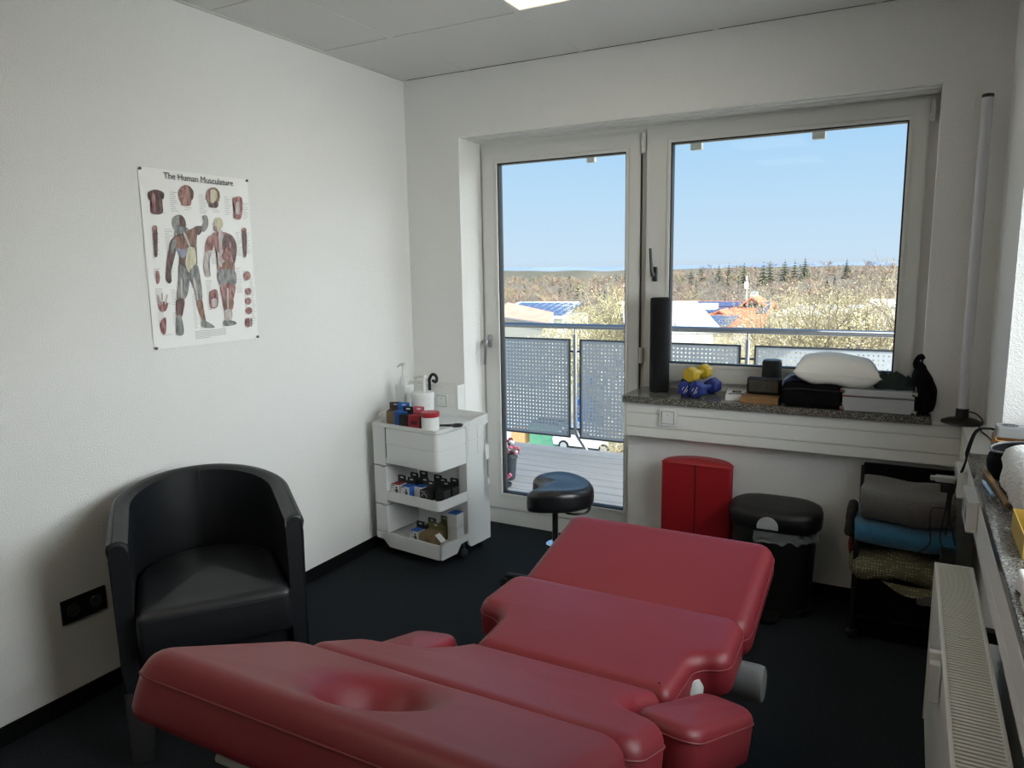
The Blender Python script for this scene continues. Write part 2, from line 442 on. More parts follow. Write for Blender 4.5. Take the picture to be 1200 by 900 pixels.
# ------------------------------------------------------------------ balcony door and window
YF = .206
def sash_frame(bm, x0, x1, z0, z1, gx0, gx1, gz0, gz1, y0, y1):
    """four mitred bars with a bevelled inner bead"""
    def bar(a, b, c, d):
        A = [bm.verts.new((p[0], y0, p[1])) for p in (a, b, c, d)]
        C = [bm.verts.new((p[0], y1, p[1])) for p in (a, b, c, d)]
        bridge(bm, A, C); bm.faces.new(A); bm.faces.new(C)
    bar((x0, z0), (x1, z0), (gx1, gz0), (gx0, gz0)); bar((x0, z1), (x1, z1), (gx1, gz1), (gx0, gz1))
    bar((x0, z0), (x0, z1), (gx0, gz1), (gx0, gz0)); bar((x1, z0), (x1, z1), (gx1, gz1), (gx1, gz0))
def ringbar(bm, x0, x1, z0, z1, w, y0, y1):
    sash_frame(bm, x0, x1, z0, z1, x0 + w, x1 - w, z0 + w, z1 - w, y0, y1)
def glazing(root, x0, x1, z0, z1, y):
    bm = B(); ringbar(bm, x0 - .014, x1 + .014, z0 - .014, z1 + .014, .014, y - .004, y + .012); obj('glazing_bead', bm, PVC, root, True)
    bm = B(); ringbar(bm, x0 - .001, x1 + .001, z0 - .001, z1 + .001, .007, y + .006, y + .03); obj('gasket', bm, GASKET, root, True)
    bm = B(); ringbar(bm, x0 + .001, x1 - .001, z0 + .001, z1 - .001, .006, y + .028, y + .048); obj('spacer', bm, DARKM, root, True)
    bm = B(); box(bm, x0, x1, y + .022, y + .026, z0, z1); obj('pane', bm, GLASS, root, True)
def handle(root, x, z, y, up, m=DARKM):
    bm = B()
    box(bm, x - .013, x + .013, y - .012, y, z - .036, z + .036, .006, 3)
    cyl(bm, (x, y - .01, z), (x, y - .045, z), .0095, n=14)
    s = 1 if up else -1
    pts = spline([(x, y - .043, z - s * .008), (x - .003, y - .050, z + s * .02), (x - .006, y - .05, z + s * .06), (x - .012, y - .047, z + s * .125)], 5)
    tube(bm, pts, [.0105 - .004 * i / len(pts) for i in range(len(pts))], 10)
    return obj('handle', bm, m, root, True)
def hinge(root, x, y, z0, z1):
    bm = B()
    h = (z1 - z0) / 3
    for k in range(3): cyl(bm, (x, y, z0 + k * h + .001), (x, y, z0 + (k + 1) * h - .001), .0085, n=14)
    box(bm, x - .003, x + .01, y, y + .02, z0 + .005, z1 - .005)
    obj('hinge', bm, PVC, root, True)

d1 = thing('door_1', 'white glazed balcony door', None, (.8, YF, 0)); d1['kind'] = 'structure'
bm = B()
box(bm, XL, .37, YF + .018, .30, .0, ZT); box(bm, 1.235, 1.30, YF + .018, .30, 0, ZT); box(bm, .37, 1.235, YF + .018, .30, 2.085, ZT)
obj('door_frame', bm, PVC, d1, True)
bm = B(); box(bm, XL, 1.272, YF + .008, .30, 0, .09, .003); obj('threshold', bm, PVC, d1, True)
bm = B(); sash_frame(bm, .351, 1.248, .094, 2.105, .430, 1.190, .172, 2.036, YF, YF + .07)
bmesh.ops.bevel(bm, geom=[e for e in bm.edges if e.calc_length() > .3], offset=.003, segments=2, affect='EDGES')
obj('sash', bm, PVC, d1, True)
glazing(d1, .444, 1.176, .186, 2.022, YF)
handle(d1, .384, 1.063, YF, False, STEEL)
hinge(d1, 1.262, YF - .008, 2.005, 2.10); hinge(d1, 1.262, YF - .008, .98, 1.06)
bm = B(); box(bm, 1.249, 1.2545, YF + .004, YF + .02, .09, 2.10); obj('gap_seal', bm, GASKET, d1, True)

w1 = thing('window_1', 'white framed balcony window', None, (1.87, YF, .86)); w1['kind'] = 'structure'
bm = B()
box(bm, 1.272, 1.30, YF + .017, .30, .855, ZT); box(bm, 2.452, XR, YF + .018, .30, .855, ZT)
box(bm, 1.30, 2.452, YF + .018, .30, 2.105, ZT); box(bm, 1.30, 2.452, YF + .018, .30, .855, .915)
obj('window_frame', bm, PVC, w1, True)
bm = B(); sash_frame(bm, 1.279, 2.470, .897, 2.122, 1.384, 2.410, .972, 2.058, YF, YF + .07)
bmesh.ops.bevel(bm, geom=[e for e in bm.edges if e.calc_length() > .3], offset=.003, segments=2, affect='EDGES')
obj('sash', bm, PVC, w1, True)
glazing(w1, 1.398, 2.398, .986, 2.044, YF)
handle(w1, 1.330, 1.425, YF, True, DARKM)
hinge(w1, 2.480, YF - .006, 2.03, 2.115); hinge(w1, 2.480, YF - .006, .93, 1.0)
for x in (1.49, 2.04): 
    bm = B(); box(bm, x - .028, x + .028, .31, .345, 2.016, 2.06, .006); obj('shutter_stop', bm, PVC, w1, True)
bm = B(); box(bm, .92, .965, .31, .345, 2.0, 2.04, .006); obj('shutter_stop', bm, PVC, d1, True)
# blind rail under the lintel
bm = B(); box(bm, XL + .03, XR - .002, .03, .075, ZT - .006, ZT, .002); box(bm, XL + .03, XR - .002, .105, .15, ZT - .006, ZT, .002)
struct('trim_4', bm, PVC, label='white rail under the window lintel')

# right-hand window (outside the picture, its recess and light are seen)
w2 = thing('window_2', 'white framed window over the radiator', None, (RW + .27, -1.47, .85)); w2['kind'] = 'structure'
bm = B()
def yzbar(y0, y1, z0, z1, x0=RW + .245, x1=RW + .32): box(bm, x0, x1, y0, y1, z0, z1, .003)
yzbar(RY0, RY0 + .09, .845, RZ1); yzbar(RY1 - .09, RY1, .845, RZ1); yzbar(RY0 + .09, RY1 - .09, .845, .93); yzbar(RY0 + .09, RY1 - .09, RZ1 - .09, RZ1)
yzbar(-1.52, -1.42, .93, RZ1 - .09)
obj('window_frame', bm, PVC, w2, True)
bm = B(); box(bm, RW + .275, RW + .279, RY0 + .09, RY1 - .09, .93, RZ1 - .09); obj('pane', bm, GLASS, w2, True)

# ------------------------------------------------------------------ sills and cable ducts
bm = B()
prism(bm, [(XP - .002, -.085), (2.545, -.085), (2.545, -.004), (XR - .002, -.004), (XR - .002, YF + .016), (XP - .002, YF + .016)], 'z', .829, .860)
bmesh.ops.bevel(bm, geom=[e for e in bm.edges if abs(e.verts[0].co.z - e.verts[1].co.z) < .001 and e.calc_length() > .4 and e.verts[0].co.y < -.08 and e.verts[1].co.y < -.08], offset=.003, segments=2, affect='EDGES')
solo('window_sill', bm, GRANITE, 'speckled grey granite window sill beneath the wide back window', 'window sill')
bm = B()
box(bm, 2.642, RW + .244, RY0 - .02, RY1 + .0, .817, .846, .003)
solo('window_sill', bm, GRANITE, 'speckled granite sill above the radiator, littered with small things', 'window sill')
def duct(label, x0, x1, y0, y1, z0, z1, front, grooves):
    bm = B(); box(bm, x0, x1, y0, y1, z0, z1, .003)
    t = thing('cable_duct', label, 'cable duct', ((x0 + x1) / 2, (y0 + y1) / 2, z0))
    obj('body', bm, DUCT, t, True)
    return t
# back duct: body with separate cover strips leaving fine grooves
t = thing('cable_duct', 'long white cable duct under the back window sill', 'cable duct', (2.0, -.035, .665))
bm = B(); box(bm, XP + .006, RW, -.062, 0, .667, .828); obj('body', bm, DUCT, t, True)
bm = B(); box(bm, XP + .012, 2.651, -.0705, -.060, .716, .780, .001); obj('cover', bm, DUCT, t, True)
bm = B(); box(bm, XP + .012, 2.651, -.0700, -.060, .668, .7115, .001); box(bm, XP + .012, 2.651, -.07, -.060, .7845, .828, .001); obj('edge_strip', bm, DUCT, t, True)
bm = B(); box(bm, XP - .001, XP + .009, -.072, 0, .664, .829, .0015); obj('end_cap', bm, DUCT, t, True)
bm = B(); box(bm, 2.548, RW, -.0715, -.001, .829, .846, .002); obj('top_cover', bm, DUCT, t, True)
t = thing('cable_duct', 'white cable duct on the right wall above the radiator', 'cable duct', (2.69, -1.4, .66))
bm = B(); box(bm, 2.654, RW, -2.9, -.072, .667, .816); obj('body', bm, DUCT, t, True)
bm = B(); box(bm, 2.650, 2.655, -2.9, -.075, .714, .782, .0015); obj('cover', bm, DUCT, t, True)
bm = B(); box(bm, 2.650, 2.655, -2.9, -.075, .668, .712, .0015); box(bm, 2.650, 2.655, -2.9, -.075, .784, .816, .0015); obj('edge_strip', bm, DUCT, t, True)
bm = B(); box(bm, 2.649, RW, RY1 + .002, -.0725, .817, .846, .002); obj('top_cover', bm, DUCT, t, True)
t = thing('cable_duct', 'short white cable duct in the corner behind the trolley', 'cable duct', (.17, -.035, .66))
bm = B(); box(bm, 0.0, XL - .003, -.066, 0, .667, .846, .003); obj('body', bm, DUCT, t, True)
bm = B(); box(bm, 0.0, XL - .014, -.07, -.064, .716, .80, .0015); obj('cover', bm, DUCT, t, True)
bm = B(); box(bm, XL - .013, XL - .001, -.072, 0, .664, .848, .0015); obj('end_cap', bm, DUCT, t, True)

def switch_plate(label, cat, name, cx, cz, y, s=.082):
    t = thing(name, label, cat, (cx, y, cz - s / 2))
    bm = B(); box(bm, cx - s / 2, cx + s / 2, y - .010, y, cz - s / 2, cz + s / 2, .003); obj('surround', bm, WHITEP, t, True)
    k = s * .34
    bm = B(); box(bm, cx - k - .0022, cx + k + .0022, y - .0108, y - .009, cz - k - .0022, cz + k + .0022); obj('gap', bm, mat('shadow_gap_grey', '77777a', .6), t, True)  # grey backing paints the shade in the gap round the rocker
    bm = B(); box(bm, cx - k, cx + k, y - .0145, y - .009, cz - k, cz + k, .002); obj('rocker', bm, WHITEP, t, True)
    bm = B(); box(bm, cx - .002, cx + .002, y - .0155, y - .0142, cz + .012, cz + .016)
    obj('mark', bm, DARKM, t, True)
switch_plate('white rocker switch on the duct under the back window', 'switch', 'light_switch', 1.489, .770, -.0705)
switch_plate('white switch plate on the corner duct behind the trolley', 'switch', 'light_switch', .235, .758, -.0702)
def socket_r(label, y0, y1, z0=.70):
    t = thing('wall_socket', label, 'socket', (2.65, (y0 + y1) / 2, z0), 0, 'sockets on the right duct')
    bm = B(); box(bm, 2.622, 2.650, y0, y1, z0, z0 + .092, .004); obj('plate', bm, WHITEP, t, True)
    n = 2
    for k in range(n):
        c = y0 + (y1 - y0) * (k + .5) / n
        bm = B(); cyl(bm, (2.6215, c, z0 + .046), (2.630, c, z0 + .046), .021, n=20); obj('outlet', bm, DARKM, t, True)
socket_r('white double socket on the right duct nearest the window corner', -.52, -.36, .668)
socket_r('white double socket on the right duct directly over the radiator end', -.98, -.80)

# black double socket on left wall, and its neighbour
def socket_l(label, y0, y1, z0, z1, n):
    t = thing('wall_socket', label, 'socket', (0, (y0 + y1) / 2, z0))
    bm = B(); box(bm, 0, .009, y0, y1, z0, z1, .002); obj('plate', bm, BLACK, t, True)
    for k in range(n):
        c = y0 + (y1 - y0) * (k + .5) / n; zc = (z0 + z1) / 2
        bm = B()
        A = [Vector((.0095, c + .021 * math.cos(a * PI / 12), zc + .021 * math.sin(a * PI / 12))) for a in range(24)]
        tube(bm, A, .0022, 6, True)
        cyl(bm, (.0085, c, zc), (.0098, c, zc), .019, n=24)
        for s in (-1, 1): cyl(bm, (.0095, c + s * .0095, zc), (.0112, c + s * .0095, zc), .003, n=8)
        obj('outlet', bm, mat('dark_glossy_socket', '3c3e42', .15), t, True)
socket_l('black double wall socket low on the left wall beside the armchair', -2.045, -1.889, .304, .388, 2)
socket_l('black wall socket partly hidden behind the armchair', -1.858, -1.776, .300, .388, 1)
# ------------------------------------------------------------------ treatment table
TX = 1.797
tb = thing('treatment_table', 'burgundy vinyl treatment table with raised head end, in the middle of the room', 'treatment table', (TX, -1.85, 0))
def plane(far, near, h):
    """far/near = (y, z of the top); returns T(x, s, z) with s running from far to near"""
    d = Vector((0, near[0] - far[0], near[1] - far[1]))
    L = d.length; d.normalize()
    n = Vector((0, -d.z, d.y))
    if n.z < 0: n = -n
    A = Vector((TX, far[0], far[1]))
    return L, lambda x, s, z: A + Vector((x, 0, 0)) + d * s + n * (z - h)
def section(name, far, near, pts, rad, h=.105, r=.034, dome=.003, dent=None, rings=9, step=.014, m=None):
    L, T = plane(far, near, h)
    P = roundpoly(pts(L), rad)
    bm = B()
    pip = cushion(bm, P, h, r, T, dome, dent, rings, step)
    o = obj(name, bm, RED, tb, True, ang=60)
    bm = B(); tube(bm, pip, .0016, 6, True)
    obj('piping', bm, REDPIPE, o, True)
    return T
hw = .335
T4 = section('foot_cushion', (-1.12, .642), (-1.545, .548), lambda L: [(-hw, 0), (hw, 0), (hw, L), (-hw, L)], .05, r=.045)
T3 = section('seat_cushion', (-1.55, .588), (-1.962, .584),
             lambda L: [(-hw + .004, 0), (hw - .004, 0), (hw + .002, .215), (.262, .235), (.252, L), (-.230, L), (-.240, .235), (-hw - .002, .215)],
             [.05, .05, .05, .06, .03, .03, .06, .05])
T2 = section('chest_cushion', (-1.968, .592), (-2.405, .780),
             lambda L: [(-.232, 0), (.255, 0), (.225, .12), (.235, .235), (hw, .30), (hw, L), (-hw, L), (-hw, .30), (-.235, .235), (-.222, .12)],
             [.03, .03, .05, .05, .06, .045, .045, .06, .05, .05])
HL = math.hypot(.335, .128)
def facehole(x, s):
    q = math.sqrt(((x + .012) / .078) ** 2 + ((s - .175) / .095) ** 2)
    return .085 / (1 + math.exp((q - .82) * 6))
T1 = section('head_cushion', (-2.412, .788), (-2.735, .930), lambda L: [(-hw, 0), (hw, 0), (hw, L), (-hw, L)], .055, h=.098, r=.036, dent=facehole, rings=26, step=.012)
# arm pads
for sx in (1, -1):
    bm = B()
    P = roundpoly([(-.066, -.16), (.066, -.16), (.066, .16), (-.066, .16)], .045)
    Mx = Matrix.Translation((TX - .006 + sx * (.328 if sx > 0 else .345), -2.05, .507 if sx > 0 else .487)) @ Matrix.Rotation(R(-sx * 12), 4, 'Z') @ Matrix.Rotation(R(-20), 4, 'X')
    pip = cushion(bm, P, .105, .024, lambda x, s, z: Mx @ Vector((x, s, z)), .008)
    o = obj('arm_pad', bm, RED, tb, True, ang=60)
    bm = B(); tube(bm, pip, .0016, 6, True); obj('piping', bm, REDPIPE, o, True)
    bm = B()
    box(bm, TX + sx * .20 - .05, TX + sx * .33 + .02, -2.14, -2.07, .462, .474, .003)
    box(bm, TX + sx * .33 - .03, TX + sx * .33 + .03, -2.16, -2.04, .474, .505, .006)
    obj('arm_bracket', bm, mat('light_grey_enamel', 'a9aaa8', .35), tb, True)
GREYE = MATS['light_grey_enamel']
# under-frame
FR = mat('grey_enamel_frame', '7d7f80', .4, metal=.3)
def under(name, T, s0, s1, w, m=FR, dz=-.0): 
    for a in (-w, w):
        bm = B()
        c = [T(a - .02, s0, dz), T(a + .02, s0, dz), T(a + .02, s1, dz), T(a - .02, s1, dz)]
        d = [T(a - .02, s0, dz - .03), T(a + .02, s0, dz - .03), T(a + .02, s1, dz - .03), T(a - .02, s1, dz - .03)]
        A = [bm.verts.new(p) for p in c]; C = [bm.verts.new(p) for p in d]
        bridge(bm, A, C); bm.faces.new(A); bm.faces.new(C)
        obj(name, bm, m, tb, True)
under('foot_frame', T4, .03, .38, .2); under('seat_frame', T3, .03, .38, .17); under('chest_frame', T2, .03, .43, .17); under('head_frame', T1, .02, .20, .12)
bm = B(); a = T1(-.20, .262, -.034); b = T1(.20, .262, -.034)
cyl(bm, a, b, .009, n=12); obj('head_bar', bm, GREYE, tb, True)
bm = B()   # lifting column, base feet and motor tube
box(bm, TX - .13, TX + .13, -1.92, -1.60, .05, .30, .015); box(bm, TX - .10, TX + .10, -1.88, -1.64, .30, .50, .012)
obj('lift_column', bm, FR, tb, True)
bm = B(); box(bm, TX - .24, TX + .24, -2.40, -2.32, .015, .06, .012); box(bm, TX - .24, TX + .24, -1.30, -1.22, .015, .06, .012); box(bm, TX - .06, TX + .06, -2.36, -1.26, .02, .07, .01)
obj('base_frame', bm, BLACK, tb, True)
for x in (-.21, .21):
    for y in (-2.36, -1.26):
        bm = B(); lathe(bm, [(.02, 0), (.026, .004), (.026, .016), (.012, .022)], 16, (TX + x, y, 0)); obj('foot', bm, RUBBER, tb, True)
bm = B()
P = [Vector((0, .052 * math.cos(a * PI / 12), .052 * math.sin(a * PI / 12))) for a in range(24)]
lathe_p = [(.0, 1.86), (.047, 1.86), (.047, 2.166), (.043, 2.176), (.0, 2.176)]
rot = Matrix.Rotation(R(90), 4, 'Y')
bm2 = bmesh.new(); lathe(bm2, [(.047, 0), (.047, .30), (.044, .312), (.039, .315)], 32)
bmesh.ops.transform(bm2, matrix=Matrix.Translation((1.865, -1.565, .425)) @ rot @ Matrix.Diagonal((1.0, .92, 1, 1)), verts=bm2.verts)
bm.free()
obj('motor_tube', bm2, mat('mid_grey_enamel', '77797a', .45), tb, True)
bm = B(); lathe(bm, [(.005, .44), (.026, .45), (.036, .475), (.038, .51), (.030, .532), (.01, .54)], 20, (2.042, -1.785, .0)); obj('pivot_cap', bm, mat('pale_grey_plastic', 'c4c5c2', .4), tb, True)
bm = B(); box(bm, 1.90, 2.10, -1.80, -1.77, .455, .475, .004); box(bm, 2.06, 2.09, -1.84, -1.60, .44, .465, .004); obj('cross_bar', bm, DARKM, tb, True)

# ------------------------------------------------------------------ tub armchair
ch = thing('tub_armchair', 'black leatherette tub armchair standing against the left wall', 'armchair', (.563, -1.878, 0), math.atan2(.811, .585))
def shell_grid():
    bm = B()
    HW, TH, DEP = .277, .047, .555
    st = []
    for k in range(9): st.append((Vector((HW, .0 + (DEP - HW) * k / 9)), Vector((1, 0))))
    for k in range(33):
        a = PI * k / 32; st.append((Vector((HW * math.cos(a), DEP - HW + HW * math.sin(a))), Vector((math.cos(a), math.sin(a)))))
    for k in range(8, -1, -1): st.append((Vector((-HW, (DEP - HW) * k / 9)), Vector((-1, 0))))
    prev = None
    for p, n in st:
        t = max(0, min(1, p.y / DEP))
        H = .676 + .076 * (t ** 1.15)
        fl = .012
        prof = [(-.012, .155), (0.0, .17), (0.002, .30), (fl * .6, H - .05), (fl, H - .022), (fl - .004, H - .006), (fl - .016, H + .001), (-TH * .5, H + .004), (-TH + .012, H), (-TH - .002, H - .010), (-TH - .002, H - .035), (-TH, .50), (-TH, .30), (-TH, .155)]
        cur = [bm.verts.new((p.x + n.x * o, p.y + n.y * o, z)) for o, z in prof]
        if prev: bridge(bm, prev, cur, closed=True)
        else: bm.faces.new(cur)
        prev = cur
    bm.faces.new(prev)
    es = [e for e in bm.edges if all(abs(v.co.y) < .0001 for v in e.verts) and len(e.link_faces) == 2]
    bmesh.ops.bevel(bm, geom=es, offset=.010, segments=3, affect='EDGES')
    return bm
obj('shell', shell_grid(), CHAIRL, ch, ang=50)
bm = B()     # seat pad
P = [(.227, -.045), (.227, .25)] + [(.227 * math.cos(PI * k / 14), .27 + .223 * math.sin(PI * k / 14)) for k in range(1, 14)] + [(-.227, .25), (-.227, -.045)]
P = roundpoly([(x, y) for x, y in P], [.02] + [0] * (len(P) - 2) + [.02], 4)
pip = cushion(bm, P, .15, .03, lambda x, s, z: Vector((x, s, .31 + z)), .03)
o = obj('seat', bm, CHAIRL, ch, ang=60)
bm = B(); tube(bm, [(-.2, -.0455, .43), (.2, -.0455, .43)], .0016, 6); obj('seam', bm, BLACK, o)
bm = B(); box(bm, -.226, .226, .03, .07, .155, .32, .006); obj('front_panel', bm, CHAIRL, ch)
bm = B()
for sx in (-1, 1): tube(bm, [(sx * .278, .012 - .0128, .66), (sx * .2785, -.0008, .17)], .0015, 6)
pts = [(.262 * math.cos(PI * k / 24), .273 + .262 * math.sin(PI * k / 24)) for k in range(25)]
def rimz(y): return .676 + .076 * (max(0, y) / .55) ** 1.15 + .003
rp = [(.272, .012, rimz(.012) - .001)] + [(x * 1.035, y, rimz(y) - .002) for x, y in pts] + [(-.272, .012, rimz(.012) - .001)]
tube(bm, rp, .0018, 6)
tube(bm, [(0, .55 - .067, .46), (0, .55 - .0685, .70), (0, .55 - .04, .7545), (0, .551, .748)], .0016, 6)
obj('piping', bm, BLACK, ch)
for x in (-.235, .235):
    for y in (.035, .36):
        bm = B(); f_ = -1 if y < .2 else 1; k_ = 1 if y < .2 else .62
        a_ = [bm.verts.new((x * k_ + dx * .043, y + dy * .035, .20)) for dx, dy in ((-1, -1), (1, -1), (1, 1), (-1, 1))]
        b_ = [bm.verts.new((x * k_ * 1.02 + dx * .030, y + f_ * .085 + dy * .022, 0)) for dx, dy in ((-1, -1), (1, -1), (1, 1), (-1, 1))]
        bridge(bm, a_, b_); bm.faces.new(a_); bm.faces.new(b_)
        bmesh.ops.bevel(bm, geom=bm.edges[:], offset=.005, segments=2, affect='EDGES')
        obj('leg', bm, CHAIRL, ch)

# ------------------------------------------------------------------ saddle stool
ST = (1.165, -.625)
st = thing('saddle_stool', 'black saddle stool on a chrome gas lift, in front of the balcony door', 'stool', (ST[0], ST[1], 0), R(20))
bm = B()
P = []
for k in range(64):
    a = 2 * PI * k / 64
    r = .168
    x = r * math.cos(a) * .98; y = r * math.sin(a)
    # notch at the front (toward -x) between two lobes
    d = (math.cos(a) * -1)
    r2 = 1 - .58 * max(0, d) ** 5
    P.append(Vector((x * r2, y * (1 + .0 * d))))
pip = cushion(bm, P, .085, .034, lambda x, s, z: Vector((x, s,   .478 + z + .018 * (s / .17) ** 2 * (1 if z > .04 else .3) - .014 * max(0, -x / .17))), .012, step=.02)
obj('seat', bm, mat('black_stool_vinyl', '14161a', .33, spec=.6, bump=(120, .05, 2)), st, ang=60)
bm = B(); cyl(bm, (0, 0, .10), (0, 0, .28), .024, n=20); cyl(bm, (0, 0, .26), (0, 0, .485), .0135, n=16); obj('gas_lift', bm, CHROME, st)
bm = B(); lathe(bm, [(.03, .09), (.034, .10), (.034, .27), (.038, .275), (.038, .285), (.03, .29)], 24); obj('lift_sleeve', bm, BLACK, st)
bm = B(); lathe(bm, [(.0385, .283), (.040, .287), (.040, .296), (.036, .299)], 24); obj('collar', bm, CHROME, st)
bm = B(); pts = spline([(.02, -.02, .474), (.06, -.11, .470), (.13, -.11, .472), (.150, -.05, .478), (.14, .03, .482)], 6); tube(bm, pts, .005, 8); obj('lever', bm, BLACK, st)
for k in range(5):
    a = 2 * PI * k / 5
    c, s = math.cos(a), math.sin(a)
    bm = B(); tube(bm, spline([(c * .02, s * .02, .105), (c * .14, s * .14, .088), (c * .29, s * .29, .066)], 5), [.022 - .0009 * i for i in range(11)], 10); leg = obj('leg', bm, BLACK, st)
    bm = B()
    M0 = Matrix.Translation((c * .295, s * .295, .027)) @ Matrix.Rotation(a, 4, 'Z')
    for o_ in (-.012, .012):
        p = M0 @ Vector((0, o_ - .008, 0)); q = M0 @ Vector((0, o_ + .008, 0)); cyl(bm, p, q, .0265, n=18)
    box(bm, -.012, .012, -.006, .006, 0, .04, .002, M=M0)
    obj('caster', bm, RUBBER, leg)

# ------------------------------------------------------------------ white trolley
tr = thing('storage_trolley', 'white plastic storage trolley with two drawers, in the corner by the balcony door', 'trolley', (.06, -.462, 0), R(-7))
W, D = .44, .40
bm = B()   # left column, in three stacked modules
for z0, z1 in ((.125, .272), (.276, .478), (.482, .684)): box(bm, 0, .088, .0, D, z0, z1, .004)
obj('left_column', bm, WHITEP, tr)
for z in (.274, .480):
    bm = B(); tube(bm, [(.0, -.001, z), (.055, -.001, z), (.060, -.001, z - .006), (.074, -.001, z - .006), (.079, -.001, z), (.088, -.001, z)], .0016, 5)
    obj('seam', bm, DARKM, tr)
def tray(name, z0, z1, zf, x0=.088, y0=0, y1=D, lip=.008):
    """shallow tray: floor at zf, rim z1, rounded front right corner"""
    P = roundpoly([(x0, y0), (W, y0), (W, y1), (x0, y1)], [.004, .028, .004, .004], 6)
    Q = inset(P, lip)
    bm = B()
    a = [bm.verts.new((p.x, p.y, z0)) for p in P]; b = [bm.verts.new((p.x, p.y, z1)) for p in P]
    c = [bm.verts.new((p.x, p.y, z1)) for p in Q]; d = [bm.verts.new((p.x, p.y, zf)) for p in Q]
    bridge(bm, a, b); bridge(bm, b, c); bridge(bm, c, d); bm.faces.new(a); bm.faces.new(d)
    obj(name, bm, WHITEP, tr, ang=30)
tray('shelf', .498, .522, .506, y1=.23)
tray('shelf', .300, .350, .330, y1=.23)
# base with wheel cut-outs
bm = B()
P = roundpoly([(0, .124), (0, .088), (.062, .084), (.090, .05), (W, .05), (W, .124)], [0, .003, .015, .014, .02, 0], 4)
prism(bm, P, 'y', 0.0, .012)
P2 = roundpoly([(.0, .124), (.0, .05), (.125, .05), (.155, .088), (.210, .092), (.210, .124)], [0, .01, .012, .015, .003, 0], 4)
prism(bm, P2, 'x', W - .012, W)
box(bm, .004, W - .006, .006, D - .004, .088, .105); box(bm, 0, .012, .012, D, .088, .124)
obj('base', bm, WHITEP, tr)
for k, (z0, z1) in enumerate(((.5255, .6025), (.6055, .6815))):
    P = roundpoly([(.098, -.004), (W, -.004), (W, .225), (.098, .225)], [.004, .026, .004, .004], 6)
    bm = B(); prism(bm, P, 'z', z0, z1)
    bmesh.ops.bevel(bm, geom=[e for e in bm.edges if abs(e.verts[0].co.z - e.verts[1].co.z) < 1e-5 and len(e.link_faces) == 2 and e.calc_face_angle(0) > 1], offset=.003, segments=2, affect='EDGES')
    obj('drawer', bm, WHITEP, tr, ang=30)
bm = B(); prism(bm, roundpoly([(.0885, .001), (W - .005, .001), (W - .005, .22), (.0885, .22)], [.002, .026, .002, .002], 6), 'z', .523, .6855); obj('drawer_gap', bm, BLACK, tr)
# top tray
P = roundpoly([(0, -.004), (W, -.004), (W, .225), (W + .004, .24), (W + .004, D), (0, D)], [.012, .028, .01, .01, .012, .012], 5)
bm = B()
Q = inset(P, .010); P3 = inset(P, -.002)
def trz(p): return .022 * max(0, min(1, (p.y - .2) / .15))
a = [bm.verts.new((p.x, p.y, .684)) for p in P]; b = [bm.verts.new((p.x, p.y, .702 + trz(p))) for p in P3]
c = [bm.verts.new((p.x, p.y, .703 + trz(p))) for p in Q]; d = [bm.verts.new((p.x, p.y, .690)) for p in inset(P, .016)]
bridge(bm, a, b); bridge(bm, b, c); bridge(bm, c, d); bm.faces.new(a); bm.faces.new(d)
obj('top_tray', bm, WHITEP, tr, ang=30)
# right rear column: scalloped edge
def scal(y1, bites, z0, z1):
    pts = [(.215, z0), (y1, z0)]
    for zc, r in bites:
        for k in range(9):
            a = -PI / 2 + PI * k / 8
            pts.append((y1 - r * .95 * math.cos(a), zc + r * math.sin(a)))
    pts += [(y1, z1), (.215, z1)]
    return pts
bm = B(); prism(bm, scal(D, [(.29, .052), (.43, .052), (.615, .062)], .125, .686), 'x', W - .010, W + .002)
prism(bm, scal(D, [(.615, .062)], .49, .686), 'x', W - .05, W - .044)
obj('side_panel', bm, WHITEP, tr)
bm = B(); box(bm, W - .05, W + .002, .212, .222, .125, .686, .002); box(bm, .088, W - .05, .228, .234, .125, .686); box(bm, .088, W - .012, D - .106, D - .10, .125, .686)
obj('inner_wall', bm, WHITEP, tr)
bm = B(); prism(bm, roundpoly([(.222, .05), (D, .05), (D, .125), (.205, .125), (.205, .11)], [.03, .004, 0, 0, .01], 5), 'x', W - .010, W + .002); obj('side_foot', bm, WHITEP, tr)
bm = B()
for y0, y1 in ((.228, .300), (.304, .36)):
    box(bm, W - .004, W + .0035, y0, y1, .53, .60, .002); box(bm, W - .004, W + .0035, y0, y1, .606, .68, .002)
obj('side_drawer', bm, WHITEP, tr)
for x, y in ((.045, .05), (.425, .185), (.05, .36), (.40, .36)):
    bm = B(); ball(bm, (x, y, .029), .024, .028, .028, 18, 12); cyl(bm, (x, y, .05), (x, y, .10), .011, n=10); obj('caster', bm, RUBBER, tr)
TM = Matrix.Translation(tr.location) @ Matrix.Rotation(R(-7), 4, 'Z')
def on_tr(x, y, z): return TM @ Vector((x, y, z))

# ---- things on the trolley
TOP = .690
def tloc(x, y, z=TOP): return tuple(on_tr(x, y, z))
t = thing('pump_bottle', 'tall white square pump bottle at the back left of the trolley top', 'pump bottle', tloc(.055, .19), R(-12))
bm = B(); box(bm, -.042, .042, -.032, .032, 0, .185, .010, 3); obj('bottle', bm, WHITEP, t)
bm = B(); cyl(bm, (0, 0, .183), (0, 0, .222), .020, n=24); obj('cap', bm, WHITEP, t)
bm = B(); cyl(bm, (0, 0, .22), (0, 0, .282), .010, n=14); tube(bm, spline([(.014, 0, .289), (-.01, 0, .289), (-.03, -.002, .283), (-.043, -.003, .273)], 4), [.010, .010, .009, .009, .008, .008, .007, .006, .006, .006, .005, .005, .005], 10); obj('pump', bm, WHITEP, t)
bm = B(); prism(bm, [(-.02, .085), (-.006, .085), (-.013, .098)], 'y', -.0325, -.0321); obj('printed_mark', bm, DARKM, t)
